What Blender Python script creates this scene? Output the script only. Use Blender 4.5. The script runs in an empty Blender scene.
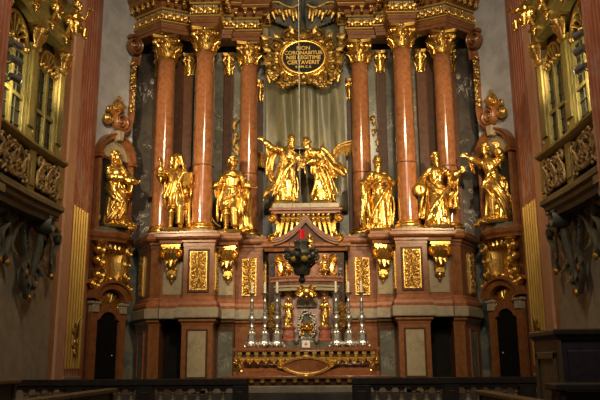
import bpy, math, random
from mathutils import Vector, Matrix, Euler
PI = math.pi
C = bpy.context.scene.collection
rnd = random.Random(7)

# ------------------------------------------------------------------ camera
F = 720.0
TILT = math.radians(12.68)
YAW = math.radians(1.48)
ROLL = math.radians(0.4)
CAM = Vector((0.47, 0.0, 1.6))
RC = Matrix.Rotation(YAW, 3, 'Z') @ Matrix.Rotation(PI / 2 + TILT, 3, 'X') @ Matrix.Rotation(-ROLL, 3, 'Z')


def P(px, py, Y):
    """world point on the plane y = Y seen at a pixel of the 600x400 frame"""
    d = RC @ Vector(((px - 300) / F, (200 - py) / F, -1))
    return CAM + d * (Y / d.y)


def zz(py, Y, px=303):
    return P(px, py, Y).z


def xx(px, py, Y):
    return P(px, py, Y).x


# ------------------------------------------------------------------ materials
def new_mat(name):
    m = bpy.data.materials.new(name)
    m.use_nodes = True
    nt = m.node_tree
    return m, nt, nt.nodes['Principled BSDF'], nt.nodes, nt.links


def noise(nt, scale, detail=5, rough=.6, dist=0.0, sc=(1, 1, 1)):
    n = nt.nodes.new('ShaderNodeTexNoise')
    n.inputs['Scale'].default_value = scale
    n.inputs['Detail'].default_value = detail
    n.inputs['Roughness'].default_value = rough
    n.inputs['Distortion'].default_value = dist
    tc = nt.nodes.new('ShaderNodeTexCoord')
    mp = nt.nodes.new('ShaderNodeMapping')
    mp.inputs['Scale'].default_value = sc
    nt.links.new(tc.outputs['Object'], mp.inputs['Vector'])
    nt.links.new(mp.outputs['Vector'], n.inputs['Vector'])
    return n


def ramp(nt, src, stops):
    r = nt.nodes.new('ShaderNodeValToRGB')
    e = r.color_ramp.elements
    while len(e) < len(stops):
        e.new(.5)
    for i, (p, c) in enumerate(stops):
        e[i].position = p
        e[i].color = (c[0], c[1], c[2], 1)
    nt.links.new(src, r.inputs['Fac'])
    return r


def bump(nt, bs, src, strength, dist=.02):
    b = nt.nodes.new('ShaderNodeBump')
    b.inputs['Strength'].default_value = strength
    b.inputs['Distance'].default_value = dist
    nt.links.new(src, b.inputs['Height'])
    nt.links.new(b.outputs['Normal'], bs.inputs['Normal'])


def mottled(name, c1, c2, c3=None, scale=4, rough=.2, bmp=0.0, sc=(1, 1, 1), dist=.6, coat=0.0, metallic=0.0, spec=.5):
    m, nt, bs, N, L = new_mat(name)
    n = noise(nt, scale, 8, .65, dist, sc)
    stops = [(.32, c1), (.62, c2)] if c3 is None else [(.28, c1), (.5, c2), (.72, c3)]
    r = ramp(nt, n.outputs['Fac'], stops)
    L.new(r.outputs['Color'], bs.inputs['Base Color'])
    bs.inputs['Roughness'].default_value = rough
    bs.inputs['Metallic'].default_value = metallic
    bs.inputs['Specular IOR Level'].default_value = spec
    if coat:
        bs.inputs['Coat Weight'].default_value = coat
        bs.inputs['Coat Roughness'].default_value = .08
    if bmp:
        bump(nt, bs, n.outputs['Fac'], bmp)
    return m


def veined(name, c1, c2, vein, scale=2.2, rough=.15, width=.03):
    m, nt, bs, N, L = new_mat(name)
    n = noise(nt, scale, 7, .6, 1.2)
    r = ramp(nt, n.outputs['Fac'], [(.3, c1), (.68, c2)])
    v = noise(nt, scale * .8, 3, .55, 2.0)
    sub = N.new('ShaderNodeMath'); sub.operation = 'SUBTRACT'; sub.inputs[1].default_value = .5
    ab = N.new('ShaderNodeMath'); ab.operation = 'ABSOLUTE'
    L.new(v.outputs['Fac'], sub.inputs[0]); L.new(sub.outputs[0], ab.inputs[0])
    vr = ramp(nt, ab.outputs[0], [(0, (1, 1, 1)), (width, (0, 0, 0))])
    gate = noise(nt, scale * .6, 2)
    gr = ramp(nt, gate.outputs['Fac'], [(.5, (0, 0, 0)), (.62, (1, 1, 1))])
    mul = N.new('ShaderNodeMath'); mul.operation = 'MULTIPLY'
    L.new(vr.outputs['Color'], mul.inputs[0]); L.new(gr.outputs['Color'], mul.inputs[1])
    mx = N.new('ShaderNodeMix'); mx.data_type = 'RGBA'
    L.new(mul.outputs[0], mx.inputs['Factor'])
    L.new(r.outputs['Color'], mx.inputs['A'])
    mx.inputs['B'].default_value = (*vein, 1)
    L.new(mx.outputs['Result'], bs.inputs['Base Color'])
    bs.inputs['Roughness'].default_value = rough
    return m


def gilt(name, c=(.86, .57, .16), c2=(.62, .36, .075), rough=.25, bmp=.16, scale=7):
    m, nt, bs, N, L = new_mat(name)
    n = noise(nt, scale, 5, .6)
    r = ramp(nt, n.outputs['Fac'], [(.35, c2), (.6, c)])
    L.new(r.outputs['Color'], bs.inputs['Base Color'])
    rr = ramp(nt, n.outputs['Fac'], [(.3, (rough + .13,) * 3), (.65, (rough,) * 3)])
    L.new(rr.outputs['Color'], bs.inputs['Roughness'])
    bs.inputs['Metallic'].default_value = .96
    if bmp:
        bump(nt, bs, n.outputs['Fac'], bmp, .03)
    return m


def plain(name, c, rough=.5, metallic=0.0, emit=None, strength=0):
    m, nt, bs, N, L = new_mat(name)
    n = noise(nt, 14, 4)
    r = ramp(nt, n.outputs['Fac'], [(.3, tuple(x * .82 for x in c)), (.7, c)])
    L.new(r.outputs['Color'], bs.inputs['Base Color'])
    bs.inputs['Roughness'].default_value = rough
    bs.inputs['Metallic'].default_value = metallic
    if 'pane' in name:
        bs.inputs['Specular IOR Level'].default_value = .15
    if emit:
        bs.inputs['Emission Color'].default_value = (*emit, 1)
        bs.inputs['Emission Strength'].default_value = strength
    return m


def painted_back(name):
    """grey-green marble with gilded painted clouds"""
    m, nt, bs, N, L = new_mat(name)
    n = noise(nt, 1.1, 7, .62, 1.5)
    r = ramp(nt, n.outputs['Fac'], [(.3, (.045, .05, .05)), (.5, (.12, .125, .105)), (.6, (.19, .17, .11)), (.72, (.10, .10, .085))])
    L.new(r.outputs['Color'], bs.inputs['Base Color'])
    bs.inputs['Roughness'].default_value = .35
    return m


M = dict(
    column=mottled('red_column_marble', (.175, .060, .022), (.275, .104, .039), (.35, .155, .066), 6, .13, coat=.5),
    brown=mottled('brown_red_marble', (.125, .043, .013), (.215, .079, .025), (.28, .118, .040), 5, .3, coat=.25),
    dkbrown=mottled('dark_brown_marble', (.05, .021, .009), (.095, .038, .015), None, 4, .42, spec=.18),
    wallred=mottled('red_scagliola', (.29, .092, .05), (.43, .15, .082), (.44, .31, .24), 1.1, .4),
    pink=mottled('pink_scagliola', (.58, .29, .17), (.70, .40, .25), (.55, .40, .27), 2, .45),
    orange=mottled('ochre_plaster', (.34, .16, .07), (.46, .24, .11), None, 3, .6),
    grey=veined('grey_green_marble', (.085, .087, .07), (.165, .163, .125), (.42, .39, .31), 2.4),
    greylt=veined('pale_grey_marble', (.27, .22, .14), (.40, .33, .20), (.2, .16, .1), 1.8, .25, .05),
    dark=veined('dark_veined_marble', (.035, .03, .026), (.075, .062, .052), (.45, .42, .38), 2.2),
    lime=mottled('limestone', (.22, .18, .115), (.34, .28, .185), None, 5, .5, .1),
    plaster=mottled('grey_plaster', (.36, .36, .365), (.52, .52, .53), None, 1.6, .8, .15),
    lowwall=mottled('brown_grey_plaster', (.26, .225, .165), (.38, .33, .25), None, 2.2, .8, .2),
    gold=gilt('burnished_gold'),
    goldr=gilt('relief_gold', (.86, .58, .18), (.58, .34, .08), .32, .3, 18),
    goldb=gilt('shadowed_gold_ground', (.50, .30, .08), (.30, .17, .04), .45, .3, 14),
    goldk=gilt('old_gold', (.66, .44, .13), (.30, .18, .045), .38, .4, 12),
    goldp=mottled('gold_paint', (.50, .30, .05), (.62, .40, .08), None, 2, .4, metallic=.5),
    olive=mottled('olive_gilt_wood', (.125, .098, .028), (.26, .20, .055), None, 3, .42, .1, metallic=.2),
    corbel=mottled('grey_olive_carving', (.075, .068, .045), (.15, .14, .095), None, 5, .5, .1),
    olivedk=mottled('dark_olive_wood', (.055, .047, .028), (.115, .10, .06), None, 3, .5, .1),
    pierced=mottled('brown_gilt_carving', (.22, .13, .05), (.38, .25, .10), None, 9, .4, .2, metallic=.3),
    black=plain('recess_shade', (.006, .005, .005), .8),  # black stands in for shade inside openings and behind pierced parts
    pane=plain('dark_window_pane', (.008, .009, .009), .35),
    door=mottled('dark_door_wood', (.004, .0035, .003), (.009, .008, .006), None, 6, .6, spec=.1),
    wood=mottled('dark_oak', (.020, .013, .009), (.042, .028, .017), None, 5, .45, .1, (1, 1, .2)),
    woodlt=mottled('brown_oak', (.085, .055, .024), (.14, .092, .042), None, 5, .5, .1, (1, 1, .2)),
    woodsh=mottled('shaded_oak', (.022, .014, .016), (.045, .03, .033), None, 7, .5, .1),  # oak with the shade of the cabinet front put into the colour
    rail=mottled('dark_rail_stone', (.016, .011, .008), (.034, .025, .017), None, 9, .4, .1),
    bal=mottled('tan_baluster_stone', (.26, .19, .10), (.36, .27, .15), None, 9, .4),
    silver=mottled('tarnished_silver', (.46, .44, .39), (.72, .69, .62), None, 14, .33, .1, metallic=.85),
    wax=plain('ivory_wax', (.80, .74, .58), .5),
    bronze=mottled('blackened_bronze', (.05, .05, .04), (.15, .14, .095), None, 9, .38, .2, metallic=.35),
    redglass=plain('red_glass', (.55, .01, .012), .1, 0, (.8, .01, .015), .35),
    paper=plain('white_card', (.80, .78, .70), .7),
    rosy=mottled('rose_marble', (.20, .075, .04), (.31, .14, .085), (.40, .25, .19), 6, .2),
    rosypale=mottled('pale_rose_marble', (.36, .19, .15), (.50, .34, .29), (.55, .46, .47), 5, .25),
    wreath=mottled('tarnished_leaf_silver', (.16, .145, .11), (.34, .31, .25), None, 16, .4, .2, metallic=.5),
    moulding=mottled('satin_red_marble', (.185, .060, .024), (.29, .104, .043), (.37, .158, .072), 6, .4, spec=.3),
    redm=mottled('blood_red_marble', (.22, .055, .03), (.34, .11, .065), (.45, .28, .22), 7, .2),
    ink=plain('black_tablet', (.006, .005, .005), .75),
    drape=mottled('olive_stucco_drape', (.05, .048, .028), (.105, .098, .055), (.19, .15, .06), 1.5, .4, .1, (3, 3, .5)),
    back=painted_back('painted_stucco'),
    steel=plain('grey_lamp_housing', (.30, .30, .33), .4, .6),
    lens=plain('lit_lens', (.9, .9, .9), .2, 0, (1, .93, .85), 14),
    step=mottled('step_stone', (.20, .17, .12), (.30, .26, .19), None, 5, .45),
    floor=mottled('floor_stone', (.05, .042, .034), (.09, .076, .06), None, 3, .4),
)


# ------------------------------------------------------------------ mesh builder
class MB:
    def __init__(s):
        s.v = []; s.f = []; s.mt = []

    def add(s, verts, faces, mi=0):
        o = len(s.v)
        s.v += [tuple(v) for v in verts]
        s.f += [tuple(i + o for i in f) for f in faces]
        s.mt += [mi] * len(faces)

    def box(s, c, d, rot=0, mi=0):
        hx, hy, hz = d[0] / 2, d[1] / 2, d[2] / 2
        cr, sr = math.cos(rot), math.sin(rot)
        vs = []
        for z in (-hz, hz):
            for x, y in ((-hx, -hy), (hx, -hy), (hx, hy), (-hx, hy)):
                vs.append((c[0] + x * cr - y * sr, c[1] + x * sr + y * cr, c[2] + z))
        s.add(vs, [(3, 2, 1, 0), (4, 5, 6, 7), (0, 1, 5, 4), (1, 2, 6, 5), (2, 3, 7, 6), (3, 0, 4, 7)], mi)

    def b2(s, a, b, mi=0):
        s.box([(a[i] + b[i]) / 2 for i in range(3)], [abs(b[i] - a[i]) for i in range(3)], 0, mi)

    def prism(s, poly, z0, z1, mi=0):
        n = len(poly)
        ar = sum(poly[i][0] * poly[(i + 1) % n][1] - poly[(i + 1) % n][0] * poly[i][1] for i in range(n))
        if ar < 0:
            poly = poly[::-1]
        vs = [(x, y, z0) for x, y in poly] + [(x, y, z1) for x, y in poly]
        fs = [tuple(range(n - 1, -1, -1)), tuple(range(n, 2 * n))]
        fs += [(i, (i + 1) % n, n + (i + 1) % n, n + i) for i in range(n)]
        s.add(vs, fs, mi)

    def prism_y(s, poly, y0, y1, mi=0):
        """polygon in x,z extruded along y"""
        n = len(poly)
        ar = sum(poly[i][0] * poly[(i + 1) % n][1] - poly[(i + 1) % n][0] * poly[i][1] for i in range(n))
        if ar < 0:
            poly = poly[::-1]
        vs = [(x, y0, z) for x, z in poly] + [(x, y1, z) for x, z in poly]
        fs = [tuple(range(n)), tuple(range(2 * n - 1, n - 1, -1))]
        fs += [((i + 1) % n, i, n + i, n + (i + 1) % n) for i in range(n)]
        s.add(vs, fs, mi)

    def band(s, inner, outer, y0, y1, mi=0):
        """strip between two open polylines in x,z, extruded along y"""
        n = len(inner)
        for i in range(n - 1):
            q = [inner[i], inner[i + 1], outer[i + 1], outer[i]]
            s.prism_y(q, y0, y1, mi)

    def lathe(s, prof, c=(0, 0, 0), n=24, mi=0, sx=1, sy=1, wob=None):
        vs = []; fs = []
        for k, (r, z) in enumerate(prof):
            for i in range(n):
                a = 2 * PI * i / n
                rr = r * (wob(a, k / max(1, len(prof) - 1)) if wob else 1)
                vs.append((c[0] + rr * sx * math.cos(a), c[1] + rr * sy * math.sin(a), c[2] + z))
        for k in range(len(prof) - 1):
            for i in range(n):
                j = (i + 1) % n
                fs.append((k * n + i, k * n + j, (k + 1) * n + j, (k + 1) * n + i))
        fs.append(tuple(range(n - 1, -1, -1)))
        m = (len(prof) - 1) * n
        fs.append(tuple(range(m, m + n)))
        s.add(vs, fs, mi)

    def tube(s, pts, rad, n=7, mi=0, flat=1.0, up=None):
        pts = [Vector(p) for p in pts]
        k = len(pts)
        if not hasattr(rad, '__len__'):
            rad = [rad] * k
        vs = []; fs = []
        prev = None
        for i, p in enumerate(pts):
            t = (pts[min(i + 1, k - 1)] - pts[max(i - 1, 0)])
            if t.length < 1e-9:
                t = Vector((0, 0, 1))
            t.normalize()
            if prev is None:
                a = Vector(up) if up else (Vector((0, 1, 0)) if abs(t.y) < .9 else Vector((1, 0, 0)))
            else:
                a = prev
            a = a - t * a.dot(t)
            if a.length < 1e-6:
                a = t.orthogonal()
            a.normalize(); prev = a
            b = t.cross(a)
            for j in range(n):
                an = 2 * PI * j / n
                vs.append(p + a * (math.cos(an) * rad[i] * flat) + b * (math.sin(an) * rad[i]))
        for i in range(k - 1):
            for j in range(n):
                q = (j + 1) % n
                fs.append((i * n + j, i * n + q, (i + 1) * n + q, (i + 1) * n + j))
        fs.append(tuple(range(n - 1, -1, -1)))
        fs.append(tuple(range((k - 1) * n, k * n)))
        s.add(vs, fs, mi)

    def ell(s, c, r, rot=None, n=10, m=7, mi=0):
        vs = []; fs = []
        R = Euler(rot).to_matrix() if rot else None
        c = Vector(c)
        for k in range(m + 1):
            ph = -PI / 2 + PI * k / m
            cp = max(math.cos(ph), .02)
            for i in range(n):
                a = 2 * PI * i / n
                p = Vector((r[0] * cp * math.cos(a), r[1] * cp * math.sin(a), r[2] * math.sin(ph)))
                if R:
                    p = R @ p
                vs.append(c + p)
        for k in range(m):
            for i in range(n):
                j = (i + 1) % n
                fs.append((k * n + i, k * n + j, (k + 1) * n + j, (k + 1) * n + i))
        fs.append(tuple(range(n - 1, -1, -1)))
        fs.append(tuple(range(m * n, m * n + n)))
        s.add(vs, fs, mi)

    def scroll(s, c, r, turns=1.6, sgn=1, start=0.0, th=.04, u=(1, 0, 0), v=(0, 0, 1), n=6, flat=1.4):
        u = Vector(u); v = Vector(v); c = Vector(c)
        k = int(12 * turns) + 2
        pts = []; rr = []
        for i in range(k):
            t = i / (k - 1)
            a = start + sgn * t * turns * 2 * PI
            q = r * (1 - .86 * t)
            pts.append(c + u * (q * math.cos(a)) + v * (q * math.sin(a)))
            rr.append(th * (1 - .5 * t))
        s.tube(pts, rr, n, flat=flat, up=u.cross(v))
        s.ell(c, (th * 1.2,) * 3, n=7, m=5)

    def leaf(s, p, d, up, ln, w, curl=.5, th=.45):
        """acanthus-like leaf: rises along d, tip curls towards up"""
        p = Vector(p); d = Vector(d).normalized(); up = Vector(up).normalized()
        pts = []; rr = []
        for i in range(6):
            t = i / 5
            pts.append(p + d * (ln * (t - .28 * curl * max(0, t - .6) ** 1 * 2)) + up * (ln * curl * t ** 2.4))
            rr.append(w * (.55, .95, 1.0, .9, .62, .18)[i])
        s.tube(pts, rr, 7, flat=th, up=up)
        for q in (-1, 1):
            side = d.cross(up) * q
            b = p + d * (ln * .25) + side * w * .3
            s.tube([b, b + d * ln * .3 + side * w * .75 + up * ln * curl * .15, b + d * ln * .45 + side * w * 1.1 + up * ln * curl * .45], [w * .38, w * .36, w * .1], 6)

    def sweep(s, prof, path, mi=0):
        """closed profile (offset outwards, z) swept along a plan polyline; outward is to the right of travel"""
        n = len(path); k = len(prof)
        vs = []; fs = []
        nr = []
        for i in range(n - 1):
            t = Vector((path[i + 1][0] - path[i][0], path[i + 1][1] - path[i][1])).normalized()
            nr.append(Vector((t.y, -t.x)))
        for i in range(n):
            a = nr[max(i - 1, 0)]; b = nr[min(i, n - 2)]
            m = a + b
            if m.length < .3:
                m = a
            m = m / max(.35, m.dot(a))
            for d, z in prof:
                vs.append((path[i][0] + m.x * d, path[i][1] + m.y * d, z))
        for i in range(n - 1):
            for j in range(k):
                q = (j + 1) % k
                fs.append((i * k + j, i * k + q, (i + 1) * k + q, (i + 1) * k + j))
        fs.append(tuple(range(k - 1, -1, -1)))
        fs.append(tuple(range((n - 1) * k, n * k)))
        s.add(vs, fs, mi)

    def mesh(s, name, mats, smooth=False, voxel=None, smooth_it=0):
        me = bpy.data.meshes.new(name)
        me.from_pydata(s.v, [], s.f)
        me.update()
        if voxel:
            o = bpy.data.objects.new('tmp', me)
            C.objects.link(o)
            r = o.modifiers.new('r', 'REMESH'); r.mode = 'VOXEL'; r.voxel_size = voxel
            if smooth_it:
                q = o.modifiers.new('s', 'SMOOTH'); q.factor = .5; q.iterations = smooth_it
            dg = bpy.context.evaluated_depsgraph_get()
            dg.update()
            me2 = bpy.data.meshes.new_from_object(o.evaluated_get(dg))
            bpy.data.objects.remove(o); bpy.data.meshes.remove(me)
            me = me2; me.name = name
            me.materials.clear()
            smooth = True
        if not isinstance(mats, (list, tuple)):
            mats = [mats]
        for m in mats:
            me.materials.append(m)
        if not voxel:
            me.polygons.foreach_set('material_index', s.mt)
            import bmesh
            bm = bmesh.new(); bm.from_mesh(me)
            bmesh.ops.recalc_face_normals(bm, faces=bm.faces)
            bm.to_mesh(me); bm.free()
        me.polygons.foreach_set('use_smooth', [smooth is True] * len(me.polygons))
        if smooth == 'auto':
            me.polygons.foreach_set('use_smooth', [True] * len(me.polygons))
            me.set_sharp_from_angle(angle=math.radians(38))
        return me

    def obj(s, name, mats, parent=None, smooth=False, voxel=None, smooth_it=0, bevel=0):
        o = bpy.data.objects.new(name, s.mesh(name, mats, smooth, voxel, smooth_it))
        C.objects.link(o)
        if parent is not None:
            o.parent = parent
        if bevel:
            b = o.modifiers.new('bevel', 'BEVEL'); b.width = bevel; b.segments = 2; b.limit_method = 'ANGLE'
        return o


def tag(o, label, cat, group=None):
    o['label'] = label; o['category'] = cat
    if group:
        o['group'] = group
    return o


def thing(name, label, cat, loc=(0, 0, 0), rz=0, group=None):
    o = bpy.data.objects.new(name, None)
    o.empty_display_size = .1
    C.objects.link(o)
    o.location = loc; o.rotation_euler = (0, 0, rz)
    return tag(o, label, cat, group)


def struct(o):
    o['kind'] = 'structure'
    return o


def kids(o):
    return [c for c in bpy.data.objects if c.parent == o]


def copy_tree(o, parent=None):
    c = o.copy(); C.objects.link(c)
    if parent is not None:
        c.parent = parent
    for ch in kids(o):
        copy_tree(ch, c)
    return c


def mirror(o, label=None, group=None):
    c = copy_tree(o)
    c.location.x = -o.location.x
    c.rotation_euler.z = -o.rotation_euler.z
    c.scale.x = -o.scale.x
    if label:
        c['label'] = label
    if group:
        c['group'] = group
    return c


def arc(cx, cz, r, a0, a1, n=14, sx=1.0):
    return [(cx + r * sx * math.cos(math.radians(a0 + (a1 - a0) * i / n)), cz + r * math.sin(math.radians(a0 + (a1 - a0) * i / n))) for i in range(n + 1)]


# ------------------------------------------------------------------ setting
WX = 7.12            # half width between the side walls
mb = MB(); mb.b2((-9, -3, -.3), (9, 15.0, 0)); struct(mb.obj('floor', M['floor']))
mb = MB(); mb.b2((-9, 15.0, -.3), (9, 19.2, .35)); mb.b2((-9, 19.2, -.3), (9, 27.5, .8)); struct(mb.obj('floor_sanctuary', M['floor']))
for sgn, nm in ((-1, 'left'), (1, 'right')):
    mb = MB(); mb.b2((sgn * WX, 13.75, 0), (sgn * (WX + .5), 20.34, 18)); struct(mb.obj('wall_' + nm, M['lowwall']))
    # angled wall with the niche, from the side wall to the altarpiece
    a = Vector((sgn * 7.24, 23.62)); b = Vector((sgn * 6.36, 25.24)); t = (b - a).normalized(); nb = Vector((t.y, -t.x)) * (-1 if sgn < 0 else 1)
    bk = Vector((sgn * .5, .35))
    mb = MB(); mb.prism([tuple(a), tuple(b), tuple(b + bk), tuple(a + bk)], .8, 19)
    struct(mb.obj('wall_niche_' + nm, M['plaster']))
mb = MB(); mb.b2((-6.75, 26.3, .8), (6.75, 26.7, 19)); struct(mb.obj('wall_back', M['back']))

# ------------------------------------------------------------------ camera, light, world
cam = bpy.data.cameras.new('camera'); cam.sensor_width = 36; cam.lens = 36 * F / 600
co = bpy.data.objects.new('camera', cam); C.objects.link(co)
co.location = CAM; co.rotation_euler = RC.to_euler()
cam.clip_end = 200
bpy.context.scene.camera = co


def spot(name, loc, aim, power, angle, blend, col, r):
    l = bpy.data.lights.new(name, 'SPOT'); l.energy = power; l.spot_size = math.radians(angle); l.spot_blend = blend
    l.color = col; l.shadow_soft_size = r
    o = bpy.data.objects.new(name, l); C.objects.link(o)
    o.location = loc
    o.rotation_euler = (Vector(aim) - Vector(loc)).to_track_quat('-Z', 'Y').to_euler()
    return o


def area(name, loc, aim, power, size, col):
    l = bpy.data.lights.new(name, 'AREA'); l.energy = power; l.shape = 'RECTANGLE'; l.size, l.size_y = size; l.color = col
    o = bpy.data.objects.new(name, l); C.objects.link(o); o.location = loc
    o.rotation_euler = (Vector(aim) - Vector(loc)).to_track_quat('-Z', 'Y').to_euler()
    return o


WARM = (1, .77, .47)
for sgn, nm in ((-1, 'left'), (1, 'right')):
    spot('spotlight_near_' + nm, (sgn * 6.1, 15.15, 8.6), (sgn * 3.9, 24.4, 8.9), 3100, 48, .6, WARM, .09)
    spot('spotlight_low_' + nm, (sgn * 6.1, 15.1, 8.2), (sgn * 1.0, 25.0, 6.4), 1700, 44, .7, WARM, .09)
    spot('spotlight_wash_' + nm, (sgn * 6.1, 15.0, 7.8), (sgn * 6.5, 18.5, 8.0), 170, 150, .4, (1, .86, .5), .08)
spot('nave_key', (2.5, 3.0, 16.5), (0, 25, 8.4), 8200, 52, .9, (1, .77, .48), .7)  # key light added high in the nave, stands for no visible lamp
spot('altar_fill', (-1.2, 6.0, 13.5), (0, 23.0, 3.2), 5200, 25, .8, (1, .80, .54), .4)  # extra light added to lift the altar and tabernacle
fill = bpy.data.lights.new('nave_fill', 'POINT'); fill.energy = 1300; fill.color = (1, .78, .5); fill.shadow_soft_size = .5  # unseen point light added to brighten the side walls
fill_o = bpy.data.objects.new('nave_fill', fill); C.objects.link(fill_o); fill_o.location = (0, 10.5, 14)
area('nave_softbox', (0, -2, 15), (0, 22, 6), 620, (9, 5), (1, .93, .85))  # softbox added behind the camera for broad reflections on the gold
w = bpy.data.worlds.new('world'); bpy.context.scene.world = w; w.use_nodes = True
w.node_tree.nodes['Background'].inputs['Color'].default_value = (1, .80, .58, 1)
w.node_tree.nodes['Background'].inputs['Strength'].default_value = .02
sc = bpy.context.scene
sc.view_settings.view_transform = 'Standard'; sc.view_settings.look = 'None'
sc.view_settings.exposure = 0.15; sc.view_settings.gamma = 1
sc.cycles.use_denoising = True
sc.cycles.max_bounces = 6
#@@PARTS@@

# ------------------------------------------------------------------ columns
ZB, ZC0, ZC1 = 5.94, 12.62, 13.52


def capital_mb(r=.33, H=.9, half=.44):
    mb = MB()
    mb.lathe([(r + .03, 0), (r + .05, .03), (r + .02, .06), (r, .08), (r + .01, H * .5), (r + .06, H * .75), (r + .12, H * .86)], n=20)
    # abacus with concave sides
    pts = []
    for q in range(4):
        a0 = PI / 4 + q * PI / 2
        for t in (-.13, .13):
            pts.append((half * 1.46 * math.cos(a0 + t * .6), half * 1.46 * math.sin(a0 + t * .6)))
        am = a0 + PI / 4
        pts.append((half * .86 * math.cos(am), half * .86 * math.sin(am)))
    mb.prism(pts, H * .88, H * .94); mb.prism([(x * 1.05, y * 1.05) for x, y in pts], H * .94, H)
    for k in range(8):
        a = k * PI / 4 + PI / 8
        d = Vector((math.cos(a), math.sin(a), 0))
        mb.leaf(d * (r + .03) + Vector((0, 0, .06)), (0, 0, 1), d, H * .42, .105, .5)
        a = k * PI / 4
        d = Vector((math.cos(a), math.sin(a), 0))
        mb.leaf(d * (r + .03) + Vector((0, 0, .18)), (0, 0, 1), d, H * .55, .10, .45)
    for q in range(4):
        a = PI / 4 + q * PI / 2
        d = Vector((math.cos(a), math.sin(a), 0))
        mb.scroll(d * (half * 1.22) + Vector((0, 0, H * .72)), .135, 1.7, 1, PI / 2, .045, d, (0, 0, 1), 6, 1.8)
        mb.leaf(d * (r + .02) + Vector((0, 0, H * .45)), d + Vector((0, 0, .9)), d, .32, .06, .3)
        a2 = a + PI / 4
        d2 = Vector((math.cos(a2), math.sin(a2), 0))
        t2 = Vector((-d2.y, d2.x, 0))
        for s in (-1, 1):
            mb.scroll(d2 * (half * .82) + t2 * (.12 * s) + Vector((0, 0, H * .73)), .085, 1.4, -s, PI / 2, .03, t2, (0, 0, 1), 6)
        mb.ell(d2 * (half * .93) + Vector((0, 0, H * .92)), (.085, .085, .085), n=8, m=6)
    return mb


CAPITAL = capital_mb().mesh('capital', M['gold'], smooth='auto')


def place_mesh(name, me, parent, loc=(0, 0, 0), scale=(1, 1, 1), rz=0):
    o = bpy.data.objects.new(name, me); C.objects.link(o); o.parent = parent
    o.location = loc; o.scale = scale; o.rotation_euler = (0, 0, rz)
    return o


def column(x, Y, label):
    t = thing('marble_column', label, 'column', (x, Y, ZB), 0, 'giant columns of the altarpiece')
    h0, h1 = .36, ZC0 - ZB
    prof = []
    for i in range(15):
        u = i / 14
        prof.append((.352 - .038 * u ** 1.6, h0 + (h1 - h0) * u))
    mb = MB(); mb.lathe(prof, n=40); mb.obj('shaft', M['column'], t, smooth='auto')
    zj = 8.36 - ZB
    mb = MB(); mb.lathe([(.345, zj - .02), (.362, zj - .01), (.362, zj + .01), (.345, zj + .02)], n=40); mb.obj('joint_band', M['dkbrown'], t, smooth='auto')
    mb = MB(); mb.lathe([(.46, .12), (.475, .15), (.475, .2), (.45, .235), (.405, .25), (.39, .27), (.42, .29), (.425, .32), (.40, .345), (.36, .365)], n=40)
    mb.obj('base', M['gold'], t, smooth='auto')
    mb = MB(); mb.lathe([(.47, 0), (.47, .115)], n=12); mb.obj('plinth', M['greylt'], t)
    place_mesh('capital', CAPITAL, t, (0, 0, ZC0 - ZB - .01))
    return t


COLS = [(-5.13, 25.05), (-3.58, 24.45), (-2.10, 25.75)]
NEARL = ['between the bearded statue holding a tablet and the niche',
         'between the tablet-holding statue and the beardless statue in a short tunic',
         'beside the drape, next to the beardless statue in a short tunic']
NEARR = ['between the statue reaching an open hand and the recess beside the niche',
         'between the statue in a turban and the statue reaching an open hand',
         'beside the drape, next to the statue in a turban']
for (x, Y), a, b in zip(COLS, NEARL, NEARR):
    c = column(x, Y, 'red marble column ' + a)
    mirror(c, 'red marble column ' + b)

# flat pilasters behind the columns
PIL = [(-5.62, 25.95, .34), (-4.45, 25.85, .36), (-2.92, 25.9, .34), (-1.72, 26.22, .22)]
PILLAB = ['outermost, behind the column nearest the niche', 'in the gap between the two outer columns', 'in the gap between the two inner columns', 'narrow one at the edge of the drape']
for (x, Y, wd), lb in zip(PIL, PILLAB):
    t = thing('marble_pilaster', 'dark red pilaster on the left, ' + lb, 'pilaster', (x, Y, ZB), 0, 'pilasters behind the columns')
    h = 12.4 - ZB if wd > .3 else 11.4 - ZB
    mb = MB(); mb.b2((-wd / 2, 0, 0), (wd / 2, .4, h)); mb.obj('shaft', M['dkbrown'], t, bevel=.015)
    place_mesh('capital', CAPITAL, t, (0, .15, h - .02), (wd * 1.35, .5, 1))
    mb = MB(); mb.b2((-wd / 2 - .05, -.06, 0), (wd / 2 + .05, .3, .25)); mb.obj('base', M['goldp'], t, bevel=.02)
    mirror(t, 'dark red pilaster on the right, ' + lb)

# marble strips on the back wall
for x0, x1, z0, z1, m, lb in ((-6.55, -5.25, 5.9, 13.4, 'dark', 'dark veined marble slab beside the niche'),
                              (-4.25, -3.75, 5.9, 13.4, 'grey', 'grey marble slab between the outer pair of columns'),
                              (-3.45, -1.9, 5.9, 13.4, 'grey', 'grey marble slab behind the inner pair of columns')):
    mb = MB(); mb.b2((x0, 26.05, z0), (x1, 26.33, z1))
    o = tag(mb.obj('marble_slab', M[m]), lb + ', left side of the altarpiece', 'wall panel', 'marble slabs of the back wall')
    o2 = o.copy(); C.objects.link(o2); o2.scale.x = -1; o2['label'] = lb + ', right side of the altarpiece'
mb = MB(); mb.b2((-5.25, 26.0, 5.9), (-4.25, 26.3, 13.4))
o = tag(mb.obj('marble_slab', M['dkbrown']), 'dark brown marble slab behind the tablet-holding statue', 'wall panel', 'marble slabs of the back wall')
o2 = o.copy(); C.objects.link(o2); o2.scale.x = -1; o2['label'] = 'dark brown marble slab behind the statue reaching an open hand'

# ------------------------------------------------------------------ entablature
ENT = [(-6.85, 25.46), (-5.21, 24.33), (-4.13, 24.82), (-4.05, 24.86), (-4.05, 24.02), (-3.10, 24.02), (-3.10, 25.0), (-2.72, 25.05), (-2.72, 25.27), (-1.68, 25.27), (-1.68, 25.95), (-1.38, 25.95), (-1.38, 26.4)]


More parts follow.
